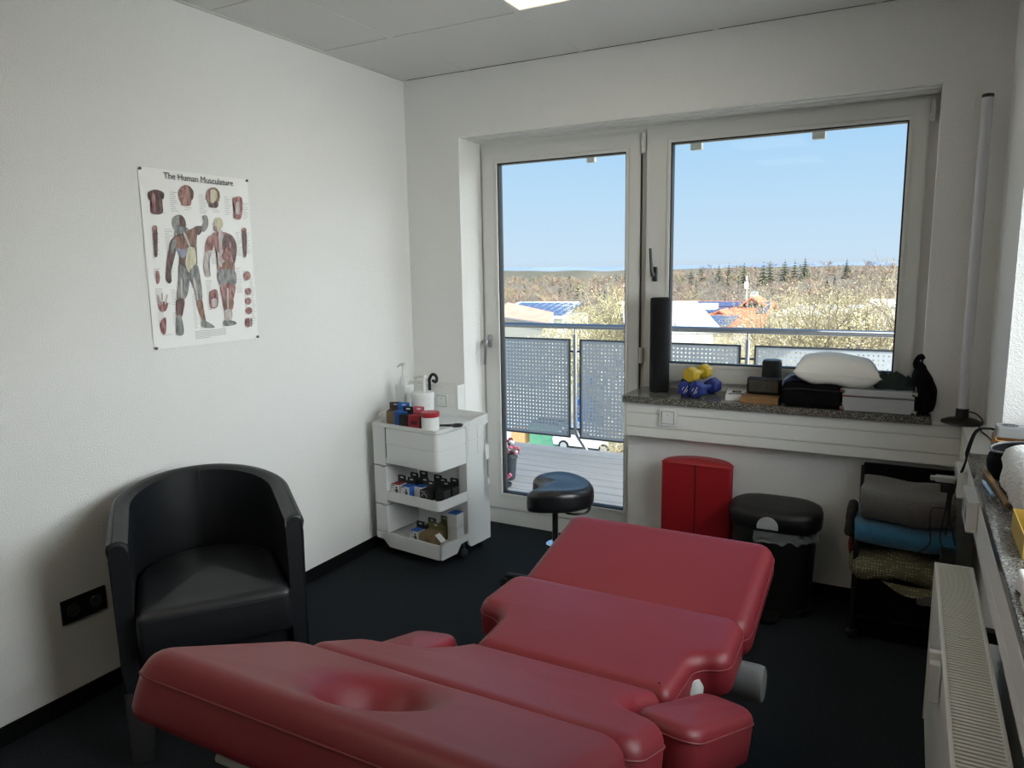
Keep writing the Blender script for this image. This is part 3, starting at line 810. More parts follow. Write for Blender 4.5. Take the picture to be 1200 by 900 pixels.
t = thing('tub', 'large white tub with a pump, behind the small boxes on the trolley', 'tub', tloc(.205, .165), R(-15))
bm = B(); lathe(bm, [(.052, 0), (.056, .004), (.058, .130), (.056, .134)], 36); obj('body', bm, WHITEP, t)
bm = B(); lathe(bm, [(.059, .130), (.061, .132), (.061, .154), (.056, .160), (.02, .163)], 36); obj('lid', bm, WHITEP, t)
bm = B(); cyl(bm, (.012, 0, .16), (.012, 0, .235), .010, n=14); tube(bm, spline([(.026, 0, .240), (0, 0, .241), (-.035, 0, .237), (-.06, 0, .227)], 4), .008, 10); obj('pump', bm, WHITEP, t)
t = thing('jar', 'small white jar with a red lid at the front right of the trolley top', 'jar', tloc(.352, .052), R(0))
bm = B(); lathe(bm, [(.041, 0), (.044, .003), (.044, .070), (.042, .074)], 32); obj('body', bm, WHITEP, t)
bm = B(); lathe(bm, [(.0455, .068), (.0465, .070), (.0465, .088), (.043, .091), (.01, .0915)], 32); obj('lid', bm, mat('red_lid', 'a3232b', .4), t)
# scissors-like black tool
t = thing('scissors', 'black handled scissors lying on the right of the trolley top', 'scissors', tloc(.405, .115, TOP + .012), R(25))
BLP = mat('black_handle', '0b0c0d', .35)
for k, s in enumerate((1, -1)):
    bm = B(); A = [Vector((.05 + .024 * math.cos(a * PI / 8), s * .013 + .013 * math.sin(a * PI / 8), .005)) for a in range(16)]; tube(bm, A, .0048, 8, True); tube(bm, [(.028, s * .010, .005), (0, 0, .005), (-.075, -s * .006, .005)], [.005, .006, .003], 8)
    obj('blade_half', bm, BLP, t)
t = thing('hooked_stick', 'black stick with a curled hook, standing upright behind the trolley', 'massage stick', (.165, -.09, 0), R(10))
bm = B(); pts = spline([(0, 0, 0), (.002, .0, .5), (0, 0, .84), (.003, 0, .88), (.018, 0, .902), (.036, 0, .898), (.045, 0, .880), (.038, 0, .862), (.024, 0, .866)], 6); tube(bm, pts, .0085, 10)
obj('stick', bm, BLP, t)
bm = B(); ball(bm, (.024, 0, .867), .0095, u=12, v=8); obj('knob', bm, BLP, t)

CB = {}
def cbmat(name, c): return mat('carton_' + name, c, .5)
CW, CK = cbmat('white', 'cfcfcc'), cbmat('black', '141416')
PRINT = cbmat('print', '3a3538')
def tape_box(label, x, y, z, rz, top, front, side, tab=None, s=.056, h=.056, group=None, w=None):
    w = w or s
    p = on_tr(x, y, z)
    t = thing('tape_box', label, 'small box', tuple(p), R(rz - 7), group)
    bm = B(); box(bm, -w / 2, w / 2, -s / 2, s / 2, 0, h, .001)
    bm.faces.ensure_lookup_table()
    bm.normal_update()
    ms = [side, top, front]
    for f in bm.faces:
        if f.normal.z > .7: f.material_index = 1
        elif f.normal.y < -.7: f.material_index = 2
    obj('carton', bm, ms, t, smooth=False)
    if tab:
        bm = B()
        P = roundpoly([(-w / 2 + .002, h - .004), (w / 2 - .002, h - .004), (w / 2 - .002, h + .036), (-w / 2 + .002, h + .036)], [0, 0, .006, .006], 4)
        prism(bm, P, 'y', s / 2 - .0012, s / 2)
        tb_ = obj('hang_tab', bm, tab, t)
        bm = B(); box(bm, -.010, .010, s / 2 - .0018, s / 2 - .001, h + .020, h + .027); obj('slot', bm, CW, tb_)
    return t
def printed(t, w, h, s, kind):
    bm = B(); y = -s / 2 - .0004
    if kind == 'man':
        ball(bm, (.008, y, h * .72), .006, .0003, .006, 10, 6); prism(bm, [(.001, h * .28), (.018, h * .25), (.017, h * .6), (.004, h * .62)], 'y', y - .0002, y)
        prism(bm, [(-.013, h * .42), (.012, h * .46), (.012, h * .54), (-.013, h * .48)], 'y', y - .0002, y); prism(bm, [(.004, .004), (.017, .004), (.016, h * .3), (.004, h * .3)], 'y', y - .0002, y)
        box(bm, -w * .42, -w * .05, y - .0002, y, h * .84, h * .92); box(bm, -w * .42, -w * .1, y - .0002, y, h * .64, h * .67)
        m = PRINT
    elif kind == 'ring':
        A = [Vector((.016 * math.cos(a * PI / 10), y, h * .42 + .016 * math.sin(a * PI / 10))) for a in range(11)]; tube(bm, A, .0016, 5)
        box(bm, -w * .4, w * .1, y - .0002, y, h * .84, h * .92); m = cbmat('silver', '9a9a9a')
    elif kind == 'leaf':
        for a in (-50, -25, 0, 25, 50):
            c, s_ = math.sin(R(a)), math.cos(R(a)); 
            prism(bm, [(0, .006), (.026 * c - .003 * s_, .006 + .022 * s_), (.036 * c, .006 + .034 * s_), (.026 * c + .003 * s_, .006 + .022 * s_)], 'y', y - .0002, y)
        m = CK
    obj('print', bm, m, t)
BLUE, REDC = cbmat('blue', '1f5fae'), cbmat('red', '8e1f2a')
KRAFT, OLIVE, BROWN = cbmat('kraft', '7d6a4c'), cbmat('olive', '5c5a34'), cbmat('brown', '4a3c34')
# on top of the trolley
ob = tape_box('opened brown box with a cream flap, leftmost on the trolley top', .082, .080, TOP, 30, BROWN, cbmat('cardboard', '8a7358'), BROWN, BROWN, .066, .068)
bm = B(); 
A = [bm.verts.new(v) for v in ((-.033, -.03, .068), (-.033, .03, .068), (-.078, .034, .048), (-.078, -.03, .044))]; bm.faces.new(A)
solid(bm, .001); obj('flap', bm, cbmat('cream', 'd8d2c2'), ob)
t_ = tape_box('open blue box with raised flap on the trolley top', .150, .070, TOP, 28, BLUE, BLUE, BLUE, BLUE, .064, .074)
bm = B(); A = [bm.verts.new(v) for v in ((-.032, -.032, .0745), (.032, -.032, .0745), (.032, -.070, .078), (-.032, -.070, .078))]; bm.faces.new(A); solid(bm, .001); obj('flap', bm, BLUE, t_)
tape_box('black box between the blue and red boxes on the trolley top', .205, .040, TOP, 22, CK, CK, CK, CK, .058, .064)
t_ = tape_box('red box with raised tab beside the red lidded jar', .272, .042, TOP, 18, REDC, REDC, CK, cbmat('pink', 'b85566'), .062, .070)
bm = B(); box(bm, -.018, .016, -.0317, -.0311, .026, .044); obj('print', bm, cbmat('darkred', '4a0f16'), t_)
# middle shelf
Z1 = .331
def row(items, Z):
    for lab, x, y, top, front, side, tab, kind, grp in items:
        t = tape_box(lab, x, y, Z, 3, top, front, side, tab, group=grp)
        if kind: printed(t, .056, .056, .056, kind)
row([
    ('red topped white tape box, front left on the middle shelf', .128, .045, REDC, CW, CW, CK, 'man', None),
    ('blue topped white tape box next to the red one on the middle shelf', .198, .042, BLUE, CW, BLUE, CK, 'man', None),
    ('black tape box with a ring drawing, front right on the middle shelf', .325, .045, CK, CK, CK, CK, 'ring', None),
    ('dark blue tape box in the gap behind the front boxes of the middle shelf', .258, .075, BLUE, CW, CW, CK, None, None),
], Z1)
for i, (x, y, z) in enumerate(((.150, .115, 0), (.215, .115, .018), (.285, .145, 0), (.345, .115, 0), (.395, .145, 0), (.395, .08, 0))):
    tape_box('black tape box with a hang tab in the back row of the middle shelf', x, y, Z1, 4, CK, CK, CK, CK, group='black tape boxes on the middle shelf', h=.056 + z)
# bottom shelf
Z2 = .1055
row([('blue topped white tape box on the bottom shelf', .245, .045, BLUE, CW, CW, CK, 'man', None)], Z2)
t_ = tape_box('opened kraft box with a leaf print and a white flap on the bottom shelf', .338, .050, Z2, 3, KRAFT, KRAFT, KRAFT, OLIVE, .07, .062, w=.095)
printed(t_, .09, .062, .07, 'leaf')
bm = B(); A = [bm.verts.new(v) for v in ((.0475, -.034, .062), (.0475, .004, .062), (.085, .004, .030), (.085, -.034, .030))]; bm.faces.new(A); solid(bm, .001); obj('flap', bm, CW, t_)
tape_box('black tape box standing behind the blue one on the bottom shelf', .262, .115, Z2, 3, CK, CK, CK, CK)
tape_box('olive green box behind the kraft box on the bottom shelf', .335, .13, Z2, 3, OLIVE, OLIVE, OLIVE, OLIVE, h=.075)
t_ = tape_box('lower of two white boxes with blue tops stacked at the shelf end', .408, .155, Z2, 3, BLUE, CW, CW, None, .06, .072)
bm = B(); box(bm, .0281, .0285, -.012, .012, .038, .058); obj('print', bm, CK, t_)
t_ = tape_box('upper of two white boxes with blue tops stacked at the shelf end', .408, .155, Z2 + .0725, 3, BLUE, CW, CW, None, .06, .072)
bm = B(); box(bm, .0281, .0285, -.012, .012, .038, .058); obj('print', bm, CK, t_)
# ------------------------------------------------------------------ on the back window sill
SZ = .860
bm = B(); lathe(bm, [(.040, 0), (.047, .004), (.0475, .02), (.0475, .435), (.047, .451), (.040, .455), (.034, .452)], 40)
o = obj('foam_roller', bm, mat('black_foam', '0d0e10', .8, bump=(260, .5, 2), spec=.3)); o.location = (1.386, .115, SZ)
tag(o, 'tall black foam roller standing at the left end of the back window sill', 'foam roller')
def dumbbell(label, loc, az, tilt, m, r, L, text=None):
    t = thing('dumbbell', label, 'dumbbell', loc, az, 'hexagonal dumbbells on the sill')
    Mt = Matrix.Rotation(tilt, 4, 'X')
    def head(s):
        bm = B()
        hl = .062 * (r / .039)
        rot = Matrix.Rotation(PI / 2, 4, 'X')
        prev = None
        for d, k in ((0, .84), (.005, .96), (.012, 1), (hl - .012, 1), (hl - .005, .96), (hl, .70)):
            cur = []
            for i in range(24):
                a = 2 * PI * i / 24
                rr = r * k * (1 + .085 * math.cos(6 * a + PI))
                cur.append(bm.verts.new((rr * math.cos(a), s * (L / 2 - d), rr * math.sin(a))))
            if prev: bridge(bm, prev, cur)
            else: bm.faces.new(cur)
            prev = cur
        bm.faces.new(prev)
        bmesh.ops.transform(bm, matrix=Mt, verts=bm.verts)
        return bm
    for s in (-1, 1):
        h = obj('head', head(s), m, t, ang=50)
        if s < 0 and text:
            bm = B()
            for (a0, b0, a1, b1) in ((-.006, -.018, .012, .016), (-.014, -.004, -.006, .010), (.004, -.014, .011, -.002)):
                tube(bm, [(a0, -L / 2 - .0006, b0), (a1, -L / 2 - .0006, b1)], .0016, 5)
            bmesh.ops.transform(bm, matrix=Mt, verts=bm.verts)
            obj('printed_mark', bm, mat('white_print', 'd8d8d8', .6), h)
    bm = B(); cyl(bm, (0, -L / 2 + .04, 0), (0, L / 2 - .04, 0), r * .42, n=18); bmesh.ops.transform(bm, matrix=Mt, verts=bm.verts); obj('handle', bm, m, t)
DBL = mat('blue_vinyl_dumbbell', '1a2c74', .5, bump=(60, .05, 2)); DYE = mat('yellow_vinyl_dumbbell', 'b5981f', .5, bump=(60, .05, 2))
dumbbell('blue dumbbell beside the foam roller, left one of the lower two', (1.532, .085, SZ + .0385), R(10), 0, DBL, .0355, .20, True)
dumbbell('blue dumbbell beside the white phone box, right one of the lower two', (1.625, .060, SZ + .0385), R(-14), 0, DBL, .0355, .20, True)
dumbbell('yellow dumbbell lying on top of the two blue ones', (1.585, .075, SZ + .104), R(-14), R(0), DYE, .034, .18)
t = thing('phone_box', 'open white phone box with a dark screen inside, on the window sill', 'box', (1.765, .068, SZ), R(8))
bm = B(); box(bm, -.042, .042, -.085, .085, 0, .006); box(bm, -.042, -.038, -.085, .085, .006, .028); box(bm, .038, .042, -.085, .085, .006, .028); box(bm, -.038, .038, -.085, -.081, .006, .028); box(bm, -.038, .038, .081, .085, .006, .028); box(bm, -.038, .038, -.081, .081, .006, .020)
obj('tray', bm, CW, t)
bm = B(); box(bm, -.032, .032, -.072, -.015, .0202, .023, .001); obj('screen', bm, mat('dark_glass_screen', '20242a', .1), t)
bm = B(); A = [Vector((.008 + .014 * math.cos(a * PI / 6), .028 + .02 * math.sin(a * PI / 6), .024)) for a in range(12)]; tube(bm, A, .0022, 6, True); box(bm, -.02, -.006, .02, .045, .020, .026, .002); obj('charging_cable', bm, DARKM, t)
# brown carton and clock
bm = B(); box(bm, 1.806, 1.965, -.050, .062, SZ, SZ + .028, .002); box(bm, 1.879, 1.8815, -.0505, .0625, SZ - .0, SZ + .0284)
solo('carton', bm, mat('brown_cardboard', '8f6a42', .7, var=(20, '7d5a36', .3, .7)), 'flat brown cardboard box lying under the black digital clock', 'box')
t = thing('digital_clock', 'black digital alarm clock standing on the flat brown box', 'clock', (1.893, .035, SZ + .0285), R(-3))
bm = B(); box(bm, -.075, .075, -.017, .017, 0, .078, .012, 3); obj('case', bm, BLACK, t)
bm = B(); box(bm, -.062, .062, -.0178, -.0165, .014, .064, .0005); sc_ = obj('display', bm, mat('grey_lcd', '45443d', .3), t)
SEG = {'1': 'bc', '2': 'abged', '7': 'abc', '8': 'abcdefg'}
bm = B()
def seg7(ch_, x0, z0, w, h):
    th = .0022
    P = dict(a=(x0, x0 + w, z0 + h - th, z0 + h), d=(x0, x0 + w, z0, z0 + th), g=(x0, x0 + w, z0 + h / 2 - th / 2, z0 + h / 2 + th / 2), f=(x0, x0 + th, z0 + h / 2, z0 + h), b=(x0 + w - th, x0 + w, z0 + h / 2, z0 + h), e=(x0, x0 + th, z0, z0 + h / 2), c=(x0 + w - th, x0 + w, z0, z0 + h / 2))
    for s in SEG[ch_]: a = P[s]; box(bm, a[0], a[1], -.0184, -.0179, a[2], a[3])
for ch_, x in (('1', -.052), ('2', -.030), ('1', .0), ('1', .02)): seg7(ch_, x, .026, .016, .03)
for z in (.036, .046): box(bm, -.008, -.0055, -.0184, -.0179, z, z + .003)
obj('digits', bm, mat('lcd_digit', '15140f', .5), sc_)
bm = B(); box(bm, -.02, .02, -.0182, -.0172, .068, .071); obj('logo_strip', bm, DARKM, t)
bm = B(); lathe(bm, [(.036, 0), (.042, .005), (.0435, .02), (.0425, .165), (.038, .174), (.012, .176)], 36)
SPK = mat('dark_green_black_speaker', '101514', .7, bump=(220, .3, 2))
t = thing('speaker', 'dark round speaker standing behind the digital clock', 'speaker', (1.910, .118, SZ)); obj('body', bm, SPK, t)
bm = B(); lathe(bm, [(.0375, .173), (.039, .1745), (.038, .1762)], 36); obj('rim', bm, BLACK, t)
bm = B(); box(bm, .012, .022, -.0435, -.041, .018, .026); obj('badge', bm, mat('silver_badge', '9a9a9a', .4), t)
# soft black bag
def soft_box(x0, x1, y0, y1, z0, z1, bev, amp, sc, seed, cuts=5):
    bm = B(); box(bm, x0, x1, y0, y1, z0, z1, bev, 4)
    for _ in range(2): bmesh.ops.subdivide_edges(bm, edges=[e for e in bm.edges if e.calc_length() > .03], cuts=2, use_grid_fill=True)
    bmesh.ops.triangulate(bm, faces=[f for f in bm.faces if len(f.verts) > 4])
    rough_up(bm, amp, sc, seed)
    for v in bm.verts:
        if v.co.z < z0 + .0005: v.co.z = z0 + .0005
    return bm
t = thing('bag', 'soft black bag under the white pillow on the window sill', 'bag', (2.09, .03, SZ))
obj('body', soft_box(1.985, 2.212, -.070, .15, SZ + .001, SZ + .106, .025, .008, 14, 3), BLACKF, t, True)
bm = B(); tube(bm, spline([(1.99, -.071, SZ + .075), (2.05, -.078, SZ + .082), (2.12, -.078, SZ + .08), (2.21, -.071, SZ + .078)], 5), .003, 6); obj('zip_seam', bm, BLACK, t, True)
bm = B()
STR = mat('striped_blue_cloth', '4a6088', .85)
nt = STR.node_tree; wv = nt.nodes.new('ShaderNodeTexWave'); wv.inputs['Scale'].default_value = 26; wv.bands_direction = 'Y'
tc = nt.nodes.new('ShaderNodeTexCoord'); rp_ = nt.nodes.new('ShaderNodeValToRGB'); rp_.color_ramp.interpolation = 'CONSTANT'
rp_.color_ramp.elements[0].color = lin('16233f'); rp_.color_ramp.elements[1].color = lin('9fb2cc'); rp_.color_ramp.elements[1].position = .5
nt.links.new(tc.outputs['Object'], wv.inputs['Vector']); nt.links.new(wv.outputs['Fac'], rp_.inputs['Fac']); nt.links.new(rp_.outputs['Color'], nt.nodes['Principled BSDF'].inputs['Base Color'])
bm = soft_box(1.978, 2.13, -.050, .120, SZ + .112, SZ + .138, .010, .005, 20, 8)
for v in bm.verts:
    if v.co.x < 2.02: v.co.z -= (2.02 - v.co.x) * .7
o = solo('striped_cloth', bm, STR, 'folded blue and white striped cloth on the black bag, under the pillow', 'cloth')
# aluminium case
ALU = mat('brushed_aluminium_case', 'b4b6b8', .42, metal=.35, bump=(60, .1, 2))
t = thing('aluminium_case', 'silver aluminium case lying on the right part of the window sill', 'case', (2.355, .045, SZ))
bm = B(); box(bm, 2.222, 2.484, -.070, .165, SZ + .001, SZ + .062, .003); obj('lower_shell', bm, ALU, t, True)
bm = B(); box(bm, 2.222, 2.484, -.070, .165, SZ + .066, SZ + .092, .004); obj('lid', bm, ALU, t, True)
bm = B(); box(bm, 2.219, 2.487, -.073, .168, SZ + .060, SZ + .068, .0015); obj('rim', bm, CHROME, t, True)
for x in (2.222, 2.484):
    for z in (SZ + .010, SZ + .085):
        bm = B(); box(bm, x - .010, x + .010, -.076, -.056, z - .009, z + .009, .003); obj('corner', bm, CHROME, t, True)
bm = B(); box(bm, 2.486, 2.494, .02, .07, SZ + .045, SZ + .085, .003); obj('latch', bm, CHROME, t, True)
# pillow
t = thing('pillow', 'small white pillow lying on the black bag and aluminium case', 'pillow', (2.187, .035, SZ + .148), R(4))
bm = B()
N = 28
def pil(u, v, s):
    # u,v in -1..1, corners pulled out
    k = max(0, (1 - u ** 4) * (1 - v ** 4))
    px = u * (.168 - .020 * (1 - v * v) * (abs(u) ** 3) * .9); py = v * (.125 - .018 * (1 - u * u) * (abs(v) ** 3))
    z = s * .074 * k ** .52
    return Vector((px, py, z + .030 * u * u * 0 + .004 * math.sin(5 * u + 2) * k))
top = [[bm.verts.new(pil(-1 + 2 * i / N, -1 + 2 * j / N, 1)) for j in range(N + 1)] for i in range(N + 1)]
bot = [[top[i][j] if i in (0, N) or j in (0, N) else bm.verts.new(pil(-1 + 2 * i / N, -1 + 2 * j / N, -.75)) for j in range(N + 1)] for i in range(N + 1)]
for i in range(N):
    for j in range(N):
        bm.faces.new((top[i][j], top[i + 1][j], top[i + 1][j + 1], top[i][j + 1])); bm.faces.new((bot[i][j], bot[i][j + 1], bot[i + 1][j + 1], bot[i + 1][j]))
for v in bm.verts: v.co.z += .008 * v.co.x / .15 * -1
rough_up(bm, .003, 25, 4)
o = obj('cover', bm, mat('white_pillow_cotton', 'e6e2da', .85, bump=(30, .2, 3)), t, ang=80)
ed = [pil(-1 + 2 * i / N, -1, 0) for i in range(N)] + [pil(1, -1 + 2 * i / N, 0) for i in range(N)] + [pil(1 - 2 * i / N, 1, 0) for i in range(N)] + [pil(-1, 1 - 2 * i / N, 0) for i in range(N)]
bm = B(); tube(bm, [Vector((p.x, p.y, p.z - .008 * p.x / .15)) for p in ed], .0018, 5, True); obj('seam', bm, MATS['white_pillow_cotton'], t)
# green cloth
bm = B()
n = 30
G = [[None] * (n + 1) for _ in range(n + 1)]
for i in range(n + 1):
    for j in range(n + 1):
        u, v = i / n, j / n
        x = 2.335 + .150 * u; y = -.03 + .17 * v
        h = noise.noise(Vector((u * 3.4, v * 2.8, 2.2))) * .5 + .5
        e = min(1, min(u, 1 - u, v, 1 - v) * 6)
        z = SZ + .0955 + e * (.020 + .060 * abs(noise.noise(Vector((u * 3.3 + 4, v * 3.1, .3)))) + .012 * h)
        G[i][j] = bm.verts.new((x + .012 * noise.noise(Vector((u * 4, v * 4, 7))), y + .012 * noise.noise(Vector((u * 4, v * 4, 9))), z))
for i in range(n):
    for j in range(n): bm.faces.new((G[i][j], G[i + 1][j], G[i + 1][j + 1], G[i][j + 1]))
solid(bm, .003)
solo('crumpled_cloth', bm, mat('dark_green_cloth', '1c2b29', .85, bump=(80, .3, 3)), 'crumpled dark green cloth on top of the aluminium case', 'cloth', ang=80)
# standing black slipper-like pouch
t = thing('pouch', 'soft black pouch standing upright at the right end of the window sill', 'pouch', (2.517, .01, SZ))
bm = B()
prev = None
for k in range(18):
    u = k / 17
    z = SZ + .001 + .205 * u
    rx = (.030 + .014 * math.sin(PI * min(1, u * 1.15)) - .014 * max(0, u - .72) / .28) ; ry = (.062 + .018 * math.sin(PI * u) - .040 * max(0, u - .7) / .3)
    if k in (0, 17): rx *= .6; ry *= .7
    cx = 2.520 - .016 * u + .006 * math.sin(u * 5); 
    cur = [bm.verts.new((cx + rx * math.cos(2 * PI * i / 28) * (1 + .08 * noise.noise(Vector((i * .4, u * 5, 0)))), .012 + ry * math.sin(2 * PI * i / 28), z)) for i in range(28)]
    if prev: bridge(bm, prev, cur)
    else: bm.faces.new(cur)
    prev = cur
bm.faces.new(prev)
obj('body', bm, BLACKF, t, True)
bm = B(); tube(bm, spline([(2.490, .0, SZ + .17), (2.480, -.005, SZ + .20), (2.492, .0, SZ + .228), (2.508, .01, SZ + .222), (2.512, .02, SZ + .19)], 6), .011, 8); obj('loop', bm, BLACKF, t, True)
bm = B(); box(bm, 2.484, 2.494, -.052, -.030, SZ + .085, SZ + .115, .004); obj('label_tag', bm, mat('grey_tag', '8c8c8a', .6), t, True)

# ------------------------------------------------------------------ LED floor lamp on the duct corner
t = thing('tube_lamp', 'slim pale tube lamp on a round black base in the right corner', 'lamp', (2.648, -.082, .8465))
bm = B(); lathe(bm, [(.068, 0), (.072, .002), (.070, .007), (.05, .016), (.022, .022), (.019, .026)], 40); obj('base', bm, BLACK, t)
bm = B(); lathe(bm, [(.021, .022), (.0225, .024), (.0225, .055), (.020, .058)], 28); obj('socket', bm, BLACK, t)
bm = B(); lathe(bm, [(.0185, .055), (.0185, .32), (.0175, .322), (.0185, .324), (.0185, .60), (.0175, .602), (.0185, .604), (.0185, .88), (.0175, .882), (.0185, .884), (.0185, 1.205)], 24); obj('tube', bm, mat('pale_translucent_tube', 'c8c9cf', .25, coat=.4), t)
bm = B(); lathe(bm, [(.0195, 1.202), (.0195, 1.212), (.017, 1.215)], 24); obj('cap', bm, BLACK, t)
bm = B(); tube(bm, spline([(2.660, -.075, .892), (2.690, -.062, .885), (2.712, -.075, .868), (2.715, -.10, .853), (2.700, -.16, .851), (2.702, -.24, .851), (2.716, -.33, .851), (2.722, -.42, .852)], 6), .0028, 6)
obj('cord', bm, BLACK, t, True)

# ------------------------------------------------------------------ red bolster
t = thing('bolster', 'red half-round bolster standing on end against the back wall', 'bolster', (1.645, -.165, 0))
bm = B()
Rr = .158
P = [Vector((-Rr, 0)), Vector((Rr, 0))] + [Vector((Rr * math.cos(PI * k / 24), .015 + (Rr - .028) * math.sin(PI * k / 24))) for k in range(25)]
P = roundpoly([Vector((-Rr, 0)), Vector((0, -.004)), Vector((Rr, 0)), *[Vector((Rr * math.cos(a), .02 + .128 * math.sin(a))) for a in (PI * k / 20 for k in range(1, 20))]], [.012, 0, .012] + [0] * 19, 4)
pip = cushion(bm, P, .590, .010, lambda x, s, z: Vector((x, s, z)), .010, rings=6, step=.02)
REDB = mat('bright_red_vinyl', '93141d', .42, bump=(26, .18, 3), spec=.5)
o = obj('body', bm, REDB, t, ang=50)
bm = B(); tube(bm, [(p.x, p.y, .582) for p in pip], .002, 6, True); obj('piping', bm, REDB, t)
bm = B()
for k in range(44): box(bm, -.0035, .0035, -.0062, -.0045, .015 + k * .013, .023 + k * .013)
tube(bm, [(0, -.0048, .008), (0, -.0048, .58)], .0014, 5)
obj('stitched_seam', bm, mat('dark_red_thread', '3c0509', .7), t)

# ------------------------------------------------------------------ pedal bin
t = thing('pedal_bin', 'black oval pedal bin with a plastic bag liner, against the back wall', 'bin', (1.992, -.175, 0))
def oval(hw_, hd, n=40): 
    out = []
    for i in range(n):
        a = 2 * PI * i / n
        c, s = math.cos(a), math.sin(a)
        out.append(((abs(c) ** .7) * (1 if c > 0 else -1) * hw_, (abs(s) ** .8) * (1 if s > 0 else -1) * hd))
    return out
def oval_stack(bm, prof, n=44):
    prev = None
    for hw_, hd, z in prof:
        cur = [bm.verts.new((x, y, z)) for x, y in oval(hw_, hd, n)]
        if prev: bridge(bm, prev, cur)
        else: bm.faces.new(cur)
        prev = cur
    bm.faces.new(prev)
BINB = mat('black_bin_plastic', '08090a', .5)
bm = B(); oval_stack(bm, [(.155, .115, 0), (.160, .12, .004), (.160, .12, .03), (.155, .117, .035), (.170, .128, .38)]); obj('body', bm, BINB, t)
bm = B(); oval_stack(bm, [(.182, .140, .375), (.188, .145, .380), (.190, .147, .43), (.184, .142, .448), (.170, .128, .456), (.12, .09, .459)]); lid = obj('lid', bm, BINB, t, ang=50)
bm = B()
A = [Vector((-.008 + .042 * math.cos(PI * k / 14), .0, .040 * math.sin(PI * k / 14))) for k in range(15)]
a = [bm.verts.new((p.x, -.152, .400 + p.z)) for p in A]; b = [bm.verts.new((p.x * .9, -.1475, .400 + p.z * .9)) for p in A]
c = [bm.verts.new((p.x, -.138, .400 + p.z)) for p in A]
bridge(bm, a, c, closed=False); bm.faces.new(a); bm.faces.new(c)
box(bm, -.05, .034, -.150, -.140, .388, .402, .002)
obj('latch_plate', bm, mat('satin_silver_plate', 'd4d6d8', .3, metal=.35), t)
# plastic liner peeping out
LIN = mat('clear_plastic_bag', 'b8bcbe', .15, alpha=.32, spec=.7)
bm = B()
n = 46
rows = []
for j in range(6):
    row_ = []
    for i in range(n + 1):
        a = -PI * .62 + PI * .60 * i / n
        rr = .176 + .010 * noise.noise(Vector((i * .35, j * .6, 1))) + .004 * j / 5
        dep = .048 + .022 * noise.noise(Vector((i * .22, 0, 3)))
        row_.append(bm.verts.new((rr * math.cos(a) * 1.0, rr * math.sin(a) * .80 - .002, .378 - dep * j / 5)))
    rows.append(row_)
for j in range(5): bridge(bm, rows[j], rows[j + 1], closed=False)
obj('bag_liner', bm, LIN, t)
bm = B(); prism(bm, roundpoly([(-.045, -.21), (.045, -.21), (.055, -.11), (-.055, -.11)], [.03, .03, .005, .005]), 'z', .012, .022); obj('pedal', bm, BINB, t)
bm = B(); box(bm, -.07, -.028, -.1295, -.1265, .205, .268); lb = obj('sticker', bm, mat('white_sticker', 'c8c8c8', .5), t)
bm = B(); box(bm, -.066, -.032, -.1300, -.1293, .238, .262); obj('print', bm, mat('sticker_print', '5a3030', .5), lb)

# ------------------------------------------------------------------ towel rack in the right corner
t = thing('towel_rack', 'black wheeled rack with fabric shelves in the right corner', 'rack', (2.48, -.20, 0))
X0, X1, Y0, Y1 = 2.318, 2.640, -.345, -.085
for x in (X0, X1):
    for y in (Y0, Y1):
        bm = B(); cyl(bm, (x, y, .03), (x, y, .64 if y > -.2 else .44), .010, n=12); ball(bm, (x, y, .025), .024, .012, .024, 14, 8); obj('post', bm, BLACK, t, True)
for z in (.10, .245, .402):
    bm = B(); box(bm, X0, X1, Y0, Y1, z - .012, z, .004); tube(bm, [(X0, Y0, z), (X1, Y0, z), (X1, Y1, z), (X0, Y1, z)], .008, 8, True); obj('shelf', bm, BLACKF, t, True)
bm = B(); box(bm, X0, X1, Y1 - .006, Y1 + .006, .40, .655, .006, 3); obj('back_panel', bm, BLACKF, t, True)
bm = B(); box(bm, X0 + .01, X1 - .01, Y0 + .03, Y0 + .034, .012, .235, .001); box(bm, X0 - .002, X0 + .004, Y0, Y1, .012, .40, .001); obj('side_cloth', bm, BLACKF, t, True)
